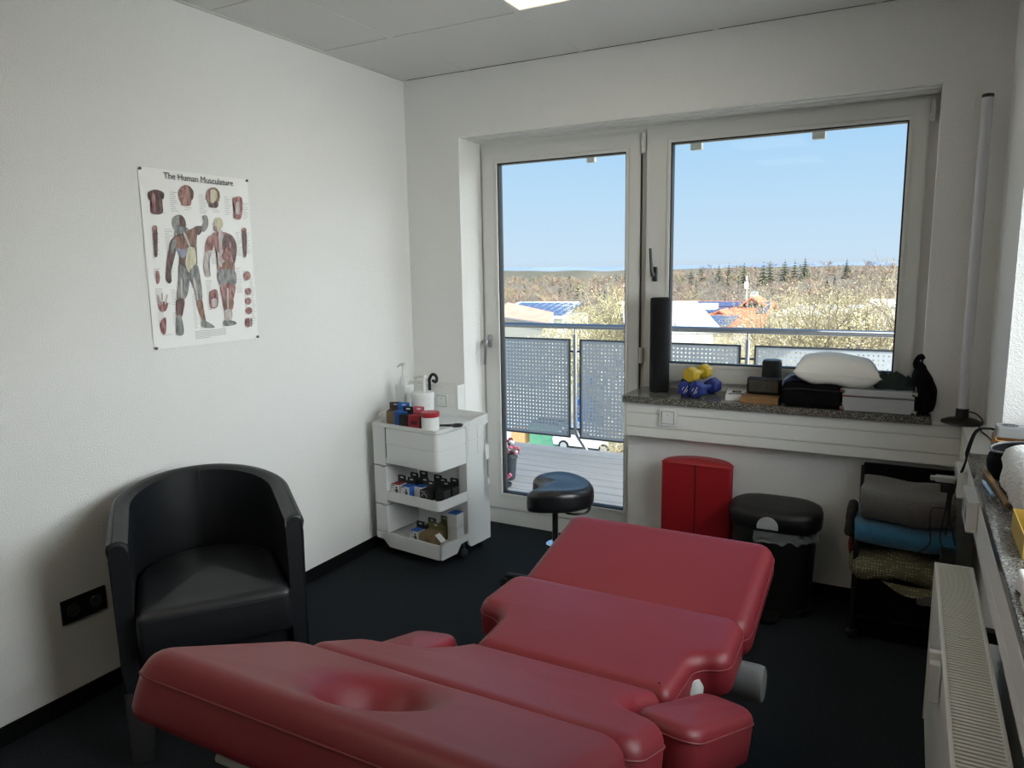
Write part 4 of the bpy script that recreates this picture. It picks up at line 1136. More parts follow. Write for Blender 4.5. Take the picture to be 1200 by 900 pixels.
def towel(name, label, x0, x1, y0, y1, z0, layers, th, m, seed, sag=.0, amp=.006):
    """folded stack: a long cloth looping back and forth, fold to the front"""
    bm = B()
    pts = []
    for k in range(layers):
        za = z0 + th * (k + .5)
        ya, yb = (y0 + th * .5, y1) if k % 2 == 0 else (y0 + th * .5, y1)
        seq = [(ya, za), (yb, za)]
        if k % 2 == 0: seq = seq[::-1]
        pts += seq
        if k % 2 == 0 and k < layers - 1:
            for q in range(1, 6):
                an = -PI / 2 + PI * q / 6
                pts.append((y0 + th * .5 - th * .62 * math.cos(an), z0 + th * (k + 1) + th * .5 * math.sin(an)))
    P2 = resample([Vector(p) for p in pts] + [Vector(p) for p in reversed(pts)], .03)[:]
    n = 22
    # outline of the folded band, thickened
    m_ = len(pts)
    ctr = [Vector((0, p[0], p[1])) for p in pts]
    fine = []
    for i in range(m_ - 1):
        k = max(1, int((ctr[i + 1] - ctr[i]).length / .02))
        for s in range(k): fine.append(ctr[i].lerp(ctr[i + 1], s / k))
    fine.append(ctr[-1])
    loops = []
    for xi in range(n + 1):
        x = x0 + (x1 - x0) * xi / n
        up, dn = [], []
        for i, p in enumerate(fine):
            d = (fine[min(i + 1, len(fine) - 1)] - fine[max(0, i - 1)]).normalized()
            nn = Vector((0, -d.z, d.y))
            wob = amp * noise.noise(Vector((x * 9 + seed, p.y * 8, p.z * 10)))
            e = .0 if 0 < xi < n else -.004
            z_s = -sag * math.sin(PI * xi / n)
            up.append(bm.verts.new((x + .006 * noise.noise(Vector((p.y * 9, p.z * 20, seed))) * (1 if xi in (0, n) else 0), p.y + nn.y * (th * .47 + e) + wob, p.z + nn.z * (th * .47 + e) + wob + z_s)))
            dn.append(bm.verts.new((x, p.y - nn.y * (th * .47 + e) + wob, p.z - nn.z * (th * .47 + e) + wob + z_s)))
        loops.append(up + dn[::-1])
    for a, b in zip(loops, loops[1:]): bridge(bm, a, b)
    bm.faces.new(loops[0]); bm.faces.new(loops[-1])
    bmesh.ops.triangulate(bm, faces=[f for f in bm.faces if len(f.verts) > 4])
    return solo(name, bm, m, label, 'towel', ang=70)
TG = mat('dark_grey_terry', '55514d', .95, bump=(180, .9, 4), sheen=.3)
TB = mat('blue_terry', '2f6f92', .95, bump=(180, .9, 4), sheen=.3)
towel('folded_towel', 'folded blue towel on the top shelf of the black rack, under the grey one', X0 - .008, X1 + .005, Y0 - .018, Y1 - .02, .404, 2, .044, TB, 2, .008)
towel('folded_towel', 'folded dark grey towel on top of the blue towel', X0 + .006, X1 - .004, Y0 - .008, Y1 - .02, .493, 2, .058, TG, 5, .006, .010)
# green dotted blanket spilling from the second shelf
bm = B()
nx, ny = 56, 30
G = []
for i in range(nx + 1):
    col_ = []
    u = i / nx
    for j in range(ny + 1):
        a = 2 * PI * j / ny
        ry = .150 + .016 * noise.noise(Vector((u * 4, math.cos(a), math.sin(a)))); rz = .062 + .016 * noise.noise(Vector((u * 6 + 3, math.cos(a) * 2, math.sin(a))))
        e = min(1, math.sqrt(max(0, 1 - (2 * u - 1) ** 6)) + .12)
        y = -.23 + ry * e * math.cos(a); z = .312 + rz * e * (abs(math.sin(a)) ** .7) * (1 if math.sin(a) > 0 else -1)
        z += .014 * noise.noise(Vector((u * 7, y * 12, 4))) - .012 * math.sin(u * 9)
        z = max(.2465, min(.388, z))
        col_.append(bm.verts.new((2.288 + .345 * u, y, z)))
    G.append(col_)
for a, b in zip(G, G[1:]): bridge(bm, a, b)
bm.faces.new(G[0]); bm.faces.new(G[-1])
GB = mat('olive_dotted_blanket', '4c4a36', .95)
nt = GB.node_tree; vo = nt.nodes.new('ShaderNodeTexVoronoi'); vo.inputs['Scale'].default_value = 95; vo.inputs['Randomness'].default_value = .25
tc = nt.nodes.new('ShaderNodeTexCoord'); mp = nt.nodes.new('ShaderNodeMapping'); mp.inputs['Scale'].default_value = (1, 1, 1.0)
rp_ = nt.nodes.new('ShaderNodeValToRGB'); rp_.color_ramp.elements[0].color = lin('b0ac92'); rp_.color_ramp.elements[1].color = lin('625f46'); rp_.color_ramp.elements[0].position = .22; rp_.color_ramp.elements[1].position = .32
nt.links.new(tc.outputs['Object'], mp.inputs['Vector']); nt.links.new(mp.outputs[0], vo.inputs['Vector']); nt.links.new(vo.outputs['Distance'], rp_.inputs['Fac']); nt.links.new(rp_.outputs['Color'], nt.nodes['Principled BSDF'].inputs['Base Color'])
t2 = thing('blanket', 'olive green blanket with pale dots on the second shelf of the black rack', 'blanket', (2.47, -.23, .2465))
obj('folds', bm, GB, t2, True, ang=80)
bm = B()
A = [(2.40, -.372, .262), (2.50, -.378, .256), (2.58, -.37, .262)]
for k, p in enumerate(((2.41, 2.60),)):
    n = 20; a = []; b = []
    for i in range(n + 1):
        x = 2.41 + .19 * i / n; s = math.sin(PI * i / n)
        a.append(bm.verts.new((x, -.365 - .015 * s, .268))); b.append(bm.verts.new((x + .01, -.370 - .03 * s, .268 - .030 * s - .004)))
    bridge(bm, a, b, closed=False)
solid(bm, .008); obj('hanging_edge', bm, GB, t2, True)
bm = soft_box(2.535, 2.615, -.345, -.27, .181, .232, .02, .012, 22, 6)
solo('crumpled_cloth', bm, mat('pale_grey_terry', '86807a', .95, bump=(160, .6, 3)), 'pale crumpled cloth poking out below the olive blanket', 'cloth', ang=80)
bm = soft_box(2.287, 2.310, -.30, -.16, .326, .386, .010, .008, 24, 2)
solo('crumpled_cloth', bm, mat('dark_red_cloth', '6a1a20', .9), 'bit of dark red cloth at the left edge of the black rack', 'cloth', ang=80)
bm = soft_box(2.272, 2.307, -.33, -.12, .41, .505, .016, .006, 18, 9)
solo('rolled_cloth', bm, mat('charcoal_terry', '2a2829', .95, bump=(160, .6, 3)), 'charcoal cloth hanging at the left of the blue and grey towels', 'cloth', ang=80)
bm = soft_box(X0 + .02, X1 - .02, Y0 + .04, Y1 - .02, .101, .180, .02, .008, 16, 12)
solo('folded_cloth', bm, BLACKF, 'black folded cloth on the lowest shelf of the rack', 'cloth', ang=80)

# ------------------------------------------------------------------ radiator
t = thing('radiator', 'white panel radiator on the right wall under the window sill', 'radiator', (2.605, -1.75, .12))
RAD = mat('cream_white_radiator', 'dedcd3', .4)
bm = B(); box(bm, 2.557, 2.563, -2.62, -.977, .10, .575, .002); box(bm, 2.640, 2.646, -2.62, -.977, .10, .575, .002)
n = 40
obj('panel', bm, RAD, t, True)
bm = B(); box(bm, 2.553, 2.650, -.983, -.975, .10, .598, .002); box(bm, 2.553, 2.650, -2.622, -2.614, .10, .598, .002); obj('side_cover', bm, RAD, t, True)
bm = B()
box(bm, 2.553, 2.562, -2.615, -.98, .588, .600, .002); box(bm, 2.641, 2.650, -2.615, -.98, .588, .600, .002)
y = -.990
while y > -2.60:
    box(bm, 2.560, 2.643, y - .0035, y + .0035, .590, .5985); y -= .0125
obj('top_grille', bm, RAD, t, True)
bm = B(); box(bm, 2.592, 2.612, -1.462, -1.452, .598, .604, .002); obj('clip', bm, WHITEP, t, True)
bm = B(); box(bm, 2.5655, 2.638, -2.6, -.99, .12, .56); obj('convector', bm, mat('dark_convector', '3a3936', .6), t, True)
bm = B(); prism(bm, roundpoly([(-1.56, .572), (-1.522, .572), (-1.520, .485), (-1.535, .470), (-1.556, .474)], .006), 'x', 2.532, 2.5535); box(bm, 2.530, 2.560, -1.54, -1.52, .565, .59, .003)
obj('heat_meter', bm, WHITEP, t, True)
for z in (.2, .48):
    bm = B(); box(bm, 2.65, RW, -1.2, -1.17, z, z + .03); box(bm, 2.65, RW, -2.3, -2.27, z, z + .03); obj('wall_bracket', bm, DARKM, t, True)
# ------------------------------------------------------------------ on the right window sill
GZ = .8465
CARD = mat('brown_cardboard_box', 'a8824f', .75)
t = thing('cardboard_box', 'open brown cardboard box under the grey power strip on the right sill', 'box', (2.82, -.675, GZ))
bm = B(); w = .003
box(bm, 2.70, 2.94, -.745, -.742, GZ, GZ + .080); box(bm, 2.70, 2.94, -.612, -.609, GZ, GZ + .080); box(bm, 2.70, 2.703, -.742, -.612, GZ, GZ + .080); box(bm, 2.937, 2.94, -.742, -.612, GZ, GZ + .080); box(bm, 2.703, 2.937, -.742, -.612, GZ, GZ + .003)
obj('walls', bm, CARD, t, True)
bm = B()
for y0, y1, z in ((-.775, -.745, GZ + .066), ):
    A = [bm.verts.new(v) for v in ((2.703, -.745, GZ + .080), (2.80, -.745, GZ + .080), (2.80, -.768, GZ + .083), (2.703, -.768, GZ + .083))]; bm.faces.new(A)
solid(bm, .002); obj('flap', bm, CARD, t, True)
t = thing('power_strip', 'silver grey power strip lying on the cardboard box on the right sill', 'power strip', (2.84, -.678, GZ + .0815), R(-4))
PSG = mat('silver_grey_plastic', '8e9193', .3)
bm = B(); P = roundpoly([(-.14, -.030), (.16, -.030), (.16, .030), (-.14, .030)], .014, 5); prism(bm, P, 'z', 0, .034)
bmesh.ops.bevel(bm, geom=[e for e in bm.edges if e.verts[0].co.z > .03 and e.verts[1].co.z > .03 and e.calc_face_angle(0) > 1], offset=.004, segments=2, affect='EDGES')
obj('housing', bm, PSG, t)
for k in range(4):
    x = -.100 + .07 * k
    bm = B(); lathe(bm, [(.0215, .0335), (.022, .0352), (.020, .0355), (.0185, .0345), (.001, .0345)], 24, (x, 0, 0))
    for s in (-1, 1): cyl(bm, (x + s * .0095, 0, .0344), (x + s * .0095, 0, .0358), .0028, n=8)
    obj('outlet', bm, DARKM, t)
t = thing('pouch', 'open black zip pouch lying in front of the cardboard box on the right sill', 'pouch', (2.79, -.86, GZ))
bm = B(); prev = None
for k in range(8):
    u = k / 7
    sc2 = 1 + .06 * math.sin(PI * u)
    cur = []
    for i in range(36):
        a = 2 * PI * i / 36
        x = 2.79 + .112 * sc2 * (abs(math.cos(a)) ** .6) * (1 if math.cos(a) > 0 else -1) + .006 * noise.noise(Vector((i * .3, u * 4, 1)))
        y = -.86 + .075 * sc2 * (abs(math.sin(a)) ** .7) * (1 if math.sin(a) > 0 else -1) + .006 * noise.noise(Vector((i * .3, u * 4, 5)))
        cur.append(bm.verts.new((x, y, GZ + .001 + .088 * u + .012 * u * math.cos(a))))
    if prev: bridge(bm, prev, cur)
    else: bm.faces.new(cur)
    prev = cur
cc = [bm.verts.new((2.79 + (v.co.x - 2.79) * .86, -.86 + (v.co.y + .86) * .82, v.co.z - .035)) for v in prev]
bridge(bm, prev, cc); bm.faces.new(cc)
rim = [v.co.copy() for v in prev]
obj('body', bm, BLACKF, t, True, ang=70)
bm = B(); tube(bm, [p + Vector((0, 0, .002)) for p in rim], .0035, 6, True); obj('zip', bm, mat('grey_zip', '6e7072', .4, metal=.4), t, True)
# white fluffy towel
bm = B(); box(bm, 2.688, 2.955, -1.335, -.975, GZ + .001, GZ + .135, .045, 5)
for _ in range(2): bmesh.ops.subdivide_edges(bm, edges=[e for e in bm.edges if e.calc_length() > .02], cuts=2, use_grid_fill=True)
bmesh.ops.triangulate(bm, faces=[f for f in bm.faces if len(f.verts) > 4])
for v in bm.verts:
    if v.co.z > GZ + .02:
        v.co.z += .018 * noise.noise(Vector((v.co.x * 9, v.co.y * 7, 2)))
        v.co.x += .012 * noise.noise(Vector((v.co.y * 12, v.co.z * 14, 1)))
rough_up(bm, .004, 90, 3)
for v in bm.verts: v.co.z = max(v.co.z, GZ + .0008)
solo('towel', bm, mat('white_fluffy_terry', 'e4e4e0', .95, bump=(120, 1.0, 4), sheen=.3), 'thick white fluffy towel heaped on the right window sill', 'towel', ang=80)
bm = B(); box(bm, -.006, .006, -.17, .17, 0, .012, .002)
o = obj('wooden_stick', bm, mat('pale_wood', '9a7a50', .6, var=(14, '7e6040', .3, .7), stretch=(6, .6, 6)), None); o.location = (2.6815, -1.015, GZ + .0005); o.rotation_euler = (0, 0, R(4)); tag(o, 'thin wooden stick beside the blue pen on the right sill', 'stick')
t = thing('pen', 'pale blue pen lying at the edge of the right granite sill', 'pen', (2.662, -1.03, GZ + .0055), R(5))
bm = B(); cyl(bm, (0, -.07, 0), (0, .055, 0), .0045, n=10); obj('barrel', bm, mat('pale_blue_plastic', '9fbfe0', .3), t)
bm = B(); cyl(bm, (0, .055, 0), (0, .078, 0), .0045, .0012, n=10); obj('tip', bm, WHITEP, t)
t = thing('open_carton', 'yellow edged open carton full of small things on the right sill', 'carton', (2.77, -1.46, GZ))
YEL = mat('yellow_card', 'b59a4a', .6)
bm = B()
x0, x1, y0, y1, h = 2.683, 2.90, -1.56, -1.365, .052
box(bm, x0, x1, y0, y0 + .002, GZ, GZ + h); box(bm, x0, x1, y1 - .002, y1, GZ, GZ + h); box(bm, x0, x0 + .002, y0 + .002, y1 - .002, GZ, GZ + h); box(bm, x1 - .002, x1, y0 + .002, y1 - .002, GZ, GZ + h); box(bm, x0 + .002, x1 - .002, y0 + .002, y1 - .002, GZ, GZ + .003)
obj('walls', bm, YEL, t, True)
bm = B(); box(bm, x0 + .01, x1 - .01, y0 - .0006, y0, GZ + .006, GZ + h - .012); obj('side_print', bm, mat('grey_card', 'b5b0a6', .6), t, True)
for lab, c, r, m in (('small yellow ball in the open carton on the right sill', (2.74, -1.44), .033, mat('yellow_rubber', 'e0b01e', .4)), ('small dark red ball in the open carton on the right sill', (2.715, -1.515), .022, mat('dark_red_rubber', '8a1e22', .4)), ('small orange ball in the open carton on the right sill', (2.80, -1.50), .028, mat('orange_rubber', 'd9772a', .4))):
    bm = B(); ball(bm, (c[0], c[1], GZ + .003 + r), r, u=24, v=14); rough_up(bm, .0012, 60, 2); solo('ball', bm, m, lab, 'ball')
bm = soft_box(2.655, 2.76, -1.86, -1.70, GZ, GZ + .035, .008, .012, 26, 31)
solo('tissue', bm, mat('white_tissue', 'e8e8e6', .9), 'crumpled white tissue near the front of the right sill', 'tissue', ang=70)
# cables
def cable(name, label, pts, r=.0032):
    bm = B(); tube(bm, spline(pts, 7), r, 6)
    return solo(name, bm, BLACK, label, 'cable')
cable('power_cable', 'thick black cable hanging from the power strip over the right sill edge', [(2.705, -.672, .944), (2.685, -.66, .945), (2.655, -.62, .925), (2.640, -.55, .84), (2.640, -.535, .80), (2.612, -.47, .66), (2.612, -.43, .56), (2.606, -.42, .50)], .004)
cable('power_cable', 'second black cable running beside the thick one down to the towels', [(2.712, -.668, .940), (2.690, -.64, .942), (2.660, -.585, .915), (2.643, -.54, .82), (2.635, -.51, .76), (2.606, -.40, .62), (2.630, -.40, .50), (2.640, -.41, .46)])
cable('power_cable', 'thin black cable looping in front of the grey towel', [(2.612, -.44, .666), (2.605, -.41, .60), (2.560, -.40, .585), (2.556, -.395, .52), (2.560, -.392, .45), (2.52, -.392, .405)], .0026)
cable('power_cable', 'thin black cable dangling from the black plug block to the blanket', [(2.604, -.44, .668), (2.600, -.405, .58), (2.592, -.395, .47), (2.620, -.395, .42), (2.640, -.40, .40)], .0026)
t = thing('plug_block', 'black plug block with a pale adapter in the socket by the grey towel', 'adapter', (2.60, -.44, .668))
bm = B(); box(bm, 2.578, 2.6215, -.475, -.42, .670, .702, .004); obj('body', bm, BLACK, t, True)
bm = B(); box(bm, 2.560, 2.6215, -.47, -.43, .704, .722, .003); box(bm, 2.545, 2.560, -.462, -.438, .706, .720, .002); obj('adapter', bm, mat('pale_grey_plug', 'a9a9a6', .35), t, True)
bm = B(); box(bm, 2.600, 2.645, -.52, -.40, .36, .40, .006); 
solo('power_brick', bm, BLACK, 'black power brick lying behind the end of the radiator', 'adapter')
for o in bpy.data.objects:
    if o.name == 'power_brick': o.location.z = .405; o.location.y = -.425; o.location.x = 2.617

# ------------------------------------------------------------------ poster
pw, ph = .495, .655
po = thing('anatomy_poster', 'white poster of human muscles pinned on the left wall', 'poster', (0, -1.3625, 1.19))
def PP(a, b, x): return Vector((x, -1.61 + pw * a, 1.845 - ph * b))
bm = B()
n = 16
G = []
for i in range(n + 1):
    row_ = []
    for j in range(n + 1):
        a, b = i / n, j / n
        lift = .0022 + .0035 * (math.sin(PI * a) * .4 + .5 * abs(math.sin(PI * b * 2)) * (1 if a < .15 or a > .85 else .2))
        row_.append(bm.verts.new(PP(a, b, lift)))
    G.append(row_)
for a, b in zip(G, G[1:]): bridge(bm, a, b, closed=False)
solid(bm, -.0006)
obj('sheet', bm, mat('glossy_poster_paper', 'f0f0ee', .3), po, True)
def pmat(n, c, c2): return mat('print_' + n, c, .3, var=(90, c2, .35, .65), stretch=(1, 1, .35))
PM = dict(grey=pmat('grey', '5d5f60', '9b9a98'), dark=pmat('dark', '3f3332', '7a5a56'), brown=pmat('brown', '6b4a3c', '9b7a68'), blue=pmat('blue', '6a6f86', '9596a6'), cream=pmat('cream', 'b9b496', 'd6d2ba'),
          pale=pmat('pale', 'c9c4c0', 'a89a98'), red=pmat('red', '6e3a38', 'b58a86'), flesh=pmat('flesh', 'b08a80', '7d5048'))
keys = list(PM)
bm = B()
for n_, (c, pts) in enumerate(FIG):
    x = .0072 + n_ * .00002
    q = [Vector((a, b, 0)) for a, b in pts]
    q = spline(q, 4, True) if len(q) < 13 else q
    vs = [bm.verts.new(PP(p.x, p.y, x)) for p in q]
    f = bm.faces.new(vs); f.material_index = keys.index(c)
    bmesh.ops.triangulate(bm, faces=[f], ngon_method='EAR_CLIP')
obj('printed_figures', bm, [PM[k] for k in keys], po, True, smooth=False)
bm = B()
rnd = random.Random(5)
def cap(a0, b0, w, m=1):
    for k in range(m):
        ww = w * rnd.uniform(.5, 1)
        y = b0 + k * .0115
        vs = [bm.verts.new(PP(a0 + da, y + db, .0070)) for da, db in ((0, 0), (ww, 0), (ww, .0022), (0, .0022))]
        bm.faces.new(vs)
for a0, b0, w, m in ((.07, .13, .07, 10), (.24, .12, .07, 10), (.36, .12, .07, 9), (.50, .12, .07, 10), (.62, .12, .08, 9), (.74, .12, .07, 10), (.92, .15, .07, 9),
                     (.06, .33, .06, 13), (.17, .33, .07, 12), (.83, .33, .06, 13), (.93, .33, .05, 12), (.05, .55, .06, 5), (.16, .52, .06, 7), (.36, .60, .07, 6), (.5, .62, .06, 16), (.57, .44, .06, 8), (.80, .55, .07, 14),
                     (.05, .66, .06, 7), (.18, .67, .06, 8), (.05, .79, .06, 7), (.18, .80, .06, 7), (.36, .70, .05, 18), (.87, .57, .05, 6), (.94, .62, .05, 24), (.55, .71, .10, 1), (.33, .30, .05, 8), (.60, .28, .05, 8), (.10, .24, .12, 1), (.08, .92, .12, 1), (.08, .745, .12, 1), (.88, .70, .10, 1), (.88, .90, .10, 1)):
    cap(a0, b0, w, m)
for k in range(6):
    b = .918 + k * .0085
    vs = [bm.verts.new(PP(a_, b_, .0070)) for a_, b_ in ((.36, b), (.66 if k < 5 else .5, b), (.66 if k < 5 else .5, b + .0024), (.36, b + .0024))]; bm.faces.new(vs)
obj('printed_captions', bm, mat('print_caption_grey', 'a2a2a0', .35), po, True, smooth=False)
cu = bpy.data.curves.new('title_text', 'FONT'); cu.body = 'The Human Musculature'; cu.size = .040; cu.align_x = 'CENTER'; cu.extrude = .0002
to = bpy.data.objects.new('title', cu); COL.objects.link(to)
bpy.context.view_layer.update()
me = bpy.data.meshes.new_from_object(to.evaluated_get(bpy.context.evaluated_depsgraph_get()))
bpy.data.objects.remove(to)
wx = max(v.co.x for v in me.vertices) - min(v.co.x for v in me.vertices)
s = .638 * pw / wx
Mx = Matrix(((0, 0, 1, .0074), (s, 0, 0, -1.61 + pw * .522), (0, s * 1.06, 0, 1.845 - ph * .0505), (0, 0, 0, 1)))
me.transform(Mx); me.transform(world_of(po).inverted())
me.materials.clear(); me.materials.append(mat('print_title_black', '151517', .4))
to = bpy.data.objects.new('title', me); COL.objects.link(to); to.parent = po
for a, b in ((.012, .010), (.988, .008), (.012, .992), (.988, .992)):
    bm = B(); p = PP(a, b, .004); cyl(bm, p, p + Vector((.006, 0, 0)), .0045, .0055, 12); obj('pushpin', bm, mat('grey_pin', '55575a', .3, metal=.5), po, True)
# ------------------------------------------------------------------ balcony
DECK = mat('grey_deck_board', 'a09c98', .6, var=(3, 'b0aca8', .3, .7), stretch=(.6, 6, 6), bump=(20, .1, 3))
bm = B()
y = .43; k = 0
while y < 2.03:
    w = min(.136, 2.04 - y); box(bm, -2.2, 3.6, y, y + w, -.03, 0 - .0008 * (k % 2), .006, 1)
    for q in (.3, .6): pass
    y += .142; k += 1
struct('balcony_deck', bm, DECK, label='grey plank floor of the balcony')
bm = B(); box(bm, -2.2, 3.6, .42, 2.03, -.28, -.032); box(bm, -.3, 3.4, .30, .43, -.3, -.002)
struct('trim_5', bm, mat('concrete_slab', '8f8f8a', .8), label='concrete slab under the balcony boards')
rl = thing('balcony_railing', 'steel balcony railing with grey perforated panels', 'railing', (.8, 2.0, 0))
bm = B(); cyl(bm, (-2.2, 2.0, 1.0), (3.6, 2.0, 1.0), .0215, n=20); obj('handrail', bm, STEEL, rl, True)
PAN = mat('grey_perforated_sheet', '9ea4aa', .45, metal=.2)
PX = [(-1.247, .079), (.167, 1.403), (1.503, 2.739)]
def panel(x0, x1, z0, z1, yc, pitch=.030, r=.0062):
    nx = int((x1 - x0 - .02) / pitch); nz = int((z1 - z0 - .02) / pitch)
    ox = x0 + (x1 - x0 - nx * pitch) / 2; oz = z0 + (z1 - z0 - nz * pitch) / 2
    bm = B()
    grid = [[bm.verts.new((ox + i * pitch, yc, oz + j * pitch)) for j in range(nz + 1)] for i in range(nx + 1)]
    for i in range(nx):
        for j in range(nz):
            c = grid[i][j], grid[i + 1][j], grid[i + 1][j + 1], grid[i][j + 1]
            cx, cz = ox + (i + .5) * pitch, oz + (j + .5) * pitch
            h = []
            for k in range(8):
                a = -3 * PI / 4 + k * PI / 4
                h.append(bm.verts.new((cx + r * math.cos(a), yc, cz + r * math.sin(a))))
            for k in range(4):
                bm.faces.new((c[k], h[(2 * k + 1) % 8], h[2 * k])); bm.faces.new((c[k], c[(k + 1) % 4], h[2 * k + 1])); bm.faces.new((c[(k + 1) % 4], h[(2 * k + 2) % 8], h[2 * k + 1]))
    # solid edge round the field
    for a0, a1, b0, b1 in ((x0, ox, z0, z1), (ox + nx * pitch, x1, z0, z1), (ox, ox + nx * pitch, z0, oz), (ox, ox + nx * pitch, oz + nz * pitch, z1)):
        v = [bm.verts.new(p) for p in ((a0, yc, b0), (a1, yc, b0), (a1, yc, b1), (a0, yc, b1))]; bm.faces.new(v)
    solid(bm, .002)
    return bm
for x0, x1 in PX:
    p = obj('panel', panel(x0, x1, .098, .895, 2.0), PAN, rl, True, smooth=False)
    bm = B(); ringbar(bm, x0 - .004, x1 + .004, .094, .899, .012, 1.992, 2.008); obj('panel_frame', bm, DARKM, p, True)
for x in (-1.297, .123, 1.453, 2.79):
    bm = B(); tube(bm, spline([(x, 2.0, .985), (x, 2.0, .93)], 2), .007, 10); tube(bm, spline([(x, 2.0, .935), (x, 2.0, .55), (x, 2.0, .22), (x + .004, 2.015, .13), (x + .05, 2.05, .03), (x + .085, 2.075, -.06), (x + .09, 2.08, -.16)], 5), .017, 14); post = obj('post', bm, STEEL, rl, True)
    for z in (.17, .80):
        bm = B(); cyl(bm, (x - .05, 2.0, z), (x + .05, 2.0, z), .008, n=10); obj('clamp', bm, DARKM, post, True)
# unseen slab added over the balcony; slanted edge shapes the railing panel shadow
bm = B(); prism(bm, [(-2.2, .42), (1.5, .42), (2.56, 1.05), (2.56, 1.18), (-2.2, 1.18)], 'z', 2.60, 2.72)
struct('shade_slab', bm, mat('concrete_slab', '8f8f8a', .8), label='unseen slab added over the balcony to shade the railing panels')
# plants on the balcony
t = thing('flower_pot', 'dark grey pot with red and pink flowers on the balcony boards', 'potted plant', (.035, 1.03, .0))
POT = mat('dark_grey_pot', '2c3338', .5)
bm = B(); lathe(bm, [(.040, 0), (.044, .004), (.058, .15), (.064, .155), (.064, .185), (.058, .187), (.055, .17), (.01, .165)], 28); obj('pot', bm, POT, t)
bm = B(); rnd = random.Random(3)
for k in range(46):
    a = rnd.uniform(0, 2 * PI); r_ = .075 * math.sqrt(rnd.random()); z = .18 + .10 * rnd.random()
    ball(bm, (r_ * math.cos(a), r_ * math.sin(a), z), .017, .017, .010, 8, 5, mi=rnd.choice((0, 0, 1, 2)))
fl = obj('flowers', bm, [mat('pink_petal', 'd06a80', .6), mat('white_petal', 'd6d2d2', .6), mat('dark_red_petal', '8c2634', .6)], t)
bm = B()
for k in range(26):
    a = rnd.uniform(0, 2 * PI); r_ = .07 * rnd.random(); z = .17 + .06 * rnd.random(); c, s = math.cos(a), math.sin(a)
    v = [bm.verts.new(p) for p in ((r_ * c, r_ * s, z), (r_ * c + .03 * c - .012 * s, r_ * s + .03 * s + .012 * c, z + .02), (r_ * c + .055 * c, r_ * s + .055 * s, z + .005), (r_ * c + .03 * c + .012 * s, r_ * s + .03 * s - .012 * c, z + .02))]; bm.faces.new(v)
obj('leaves', bm, mat('dark_green_leaf', '3a4a34', .6), t, smooth=False)
t = thing('plant_dish', 'small dark dish with a red stem sticking out, in front of the flower pot', 'plant dish', (.085, .86, .0))
bm = B(); lathe(bm, [(.045, 0), (.052, .003), (.06, .018), (.056, .02), (.048, .012), (.01, .011)], 24); obj('dish', bm, POT, t)
bm = B(); tube(bm, spline([(-.02, 0, .012), (.0, .0, .04), (.03, .01, .065), (.05, .015, .085)], 5), [.010] * 8 + [.013] * 8, 8); obj('stem', bm, mat('pink_petal', 'd06a80'), t)

# ------------------------------------------------------------------ the place outside
GZ0 = -9.6
GND = mat('pale_ground', 'c4bdab', .95, var=(.15, 'a9a48e', .35, .65))
bm = B(); box(bm, -260, 160, 6, 400, GZ0 - 1, GZ0); struct('ground', bm, GND, label='pale ground below the balcony')
bm = B()
for i in range(9):
    for j in range(4): box(bm, -24 + i * 2.6 + .03, -24 + (i + 1) * 2.6 - .03, 29 + j * 3.6 + .03, 29 + (j + 1) * 3.6 - .03, GZ0 - .1, GZ0 + .02)
struct('parking_lot', bm, mat('pale_concrete', 'c9c9c4', .8), label='pale concrete slabs of the yard below')
# far ridge
def ridge(name, y0, prof, m, depth, lab):
    bm = B(); rows = []
    n = 120
    for j, (dy, k) in enumerate(((0, 0), (depth * .3, .6), (depth, 1.0), (depth * 1.6, .3))):
        row_ = []
        for i in range(n + 1):
            rt = -.95 + 1.45 * i / n
            y = y0 + dy
            top = prof(rt)
            row_.append(bm.verts.new((2.4 + rt * y, y, -60 + (top + 60) * k)))
        rows.append(row_)
    for a, b in zip(rows, rows[1:]): bridge(bm, a, b, closed=False)
    struct(name, bm, m, label=lab)
HILL = mat('haze_blue_hill', '71829b', .95, var=(.004, '66778f', .35, .65))  # distance haze is put into the base colour as blue
ridge('hills', 2200, lambda r: 1.5 + 2400 * (-.0005 + .0024 * noise.noise(Vector((r * 3.2 + 1.3, 2, 0))) + .0011 * noise.noise(Vector((r * 9, 5, 0)))), HILL, 300, 'distant wooded hills on the horizon, haze painted in as blue')
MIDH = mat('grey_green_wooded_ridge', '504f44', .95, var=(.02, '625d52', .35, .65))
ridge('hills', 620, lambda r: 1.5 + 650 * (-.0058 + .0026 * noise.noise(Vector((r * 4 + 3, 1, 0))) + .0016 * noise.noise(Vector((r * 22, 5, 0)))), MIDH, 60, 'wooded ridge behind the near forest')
# forest
def canopy(x, y):
    rt = (x - 2.4) / (y + 3.35)
    q = max(0, min(1, (y - 105) / 225))
    s = max(0, min(1, (rt + .42) / .24)); s = s * s * (3 - 2 * s)
    far = -.0105 + .0135 * s + .0040 * noise.noise(Vector((rt * 9, 0, 3))) + .0015 * noise.noise(Vector((rt * 30, 0, 7)))
    dz = -.043 + (far + .043) * (q ** .55)
    return 1.47 + dz * (y + 3.35)
bm = B(); rows = []
for j in range(16):
    y = 96 + 250 * j / 15; row_ = []
    for i in range(41):
        rt = -.86 + 1.25 * i / 40; x = 2.4 + rt * (y + 3.35)
        row_.append(bm.verts.new((x, y, max(GZ0 - .5, canopy(x, y) - 3.4 - (4 if j == 0 else 0)))))
    rows.append(row_)
for a, b in zip(rows, rows[1:]): bridge(bm, a, b, closed=False)
struct('terrain', bm, mat('leafy_forest_floor', '6d6152', .95, var=(.4, '575146', .35, .65)), label='slope under the forest')
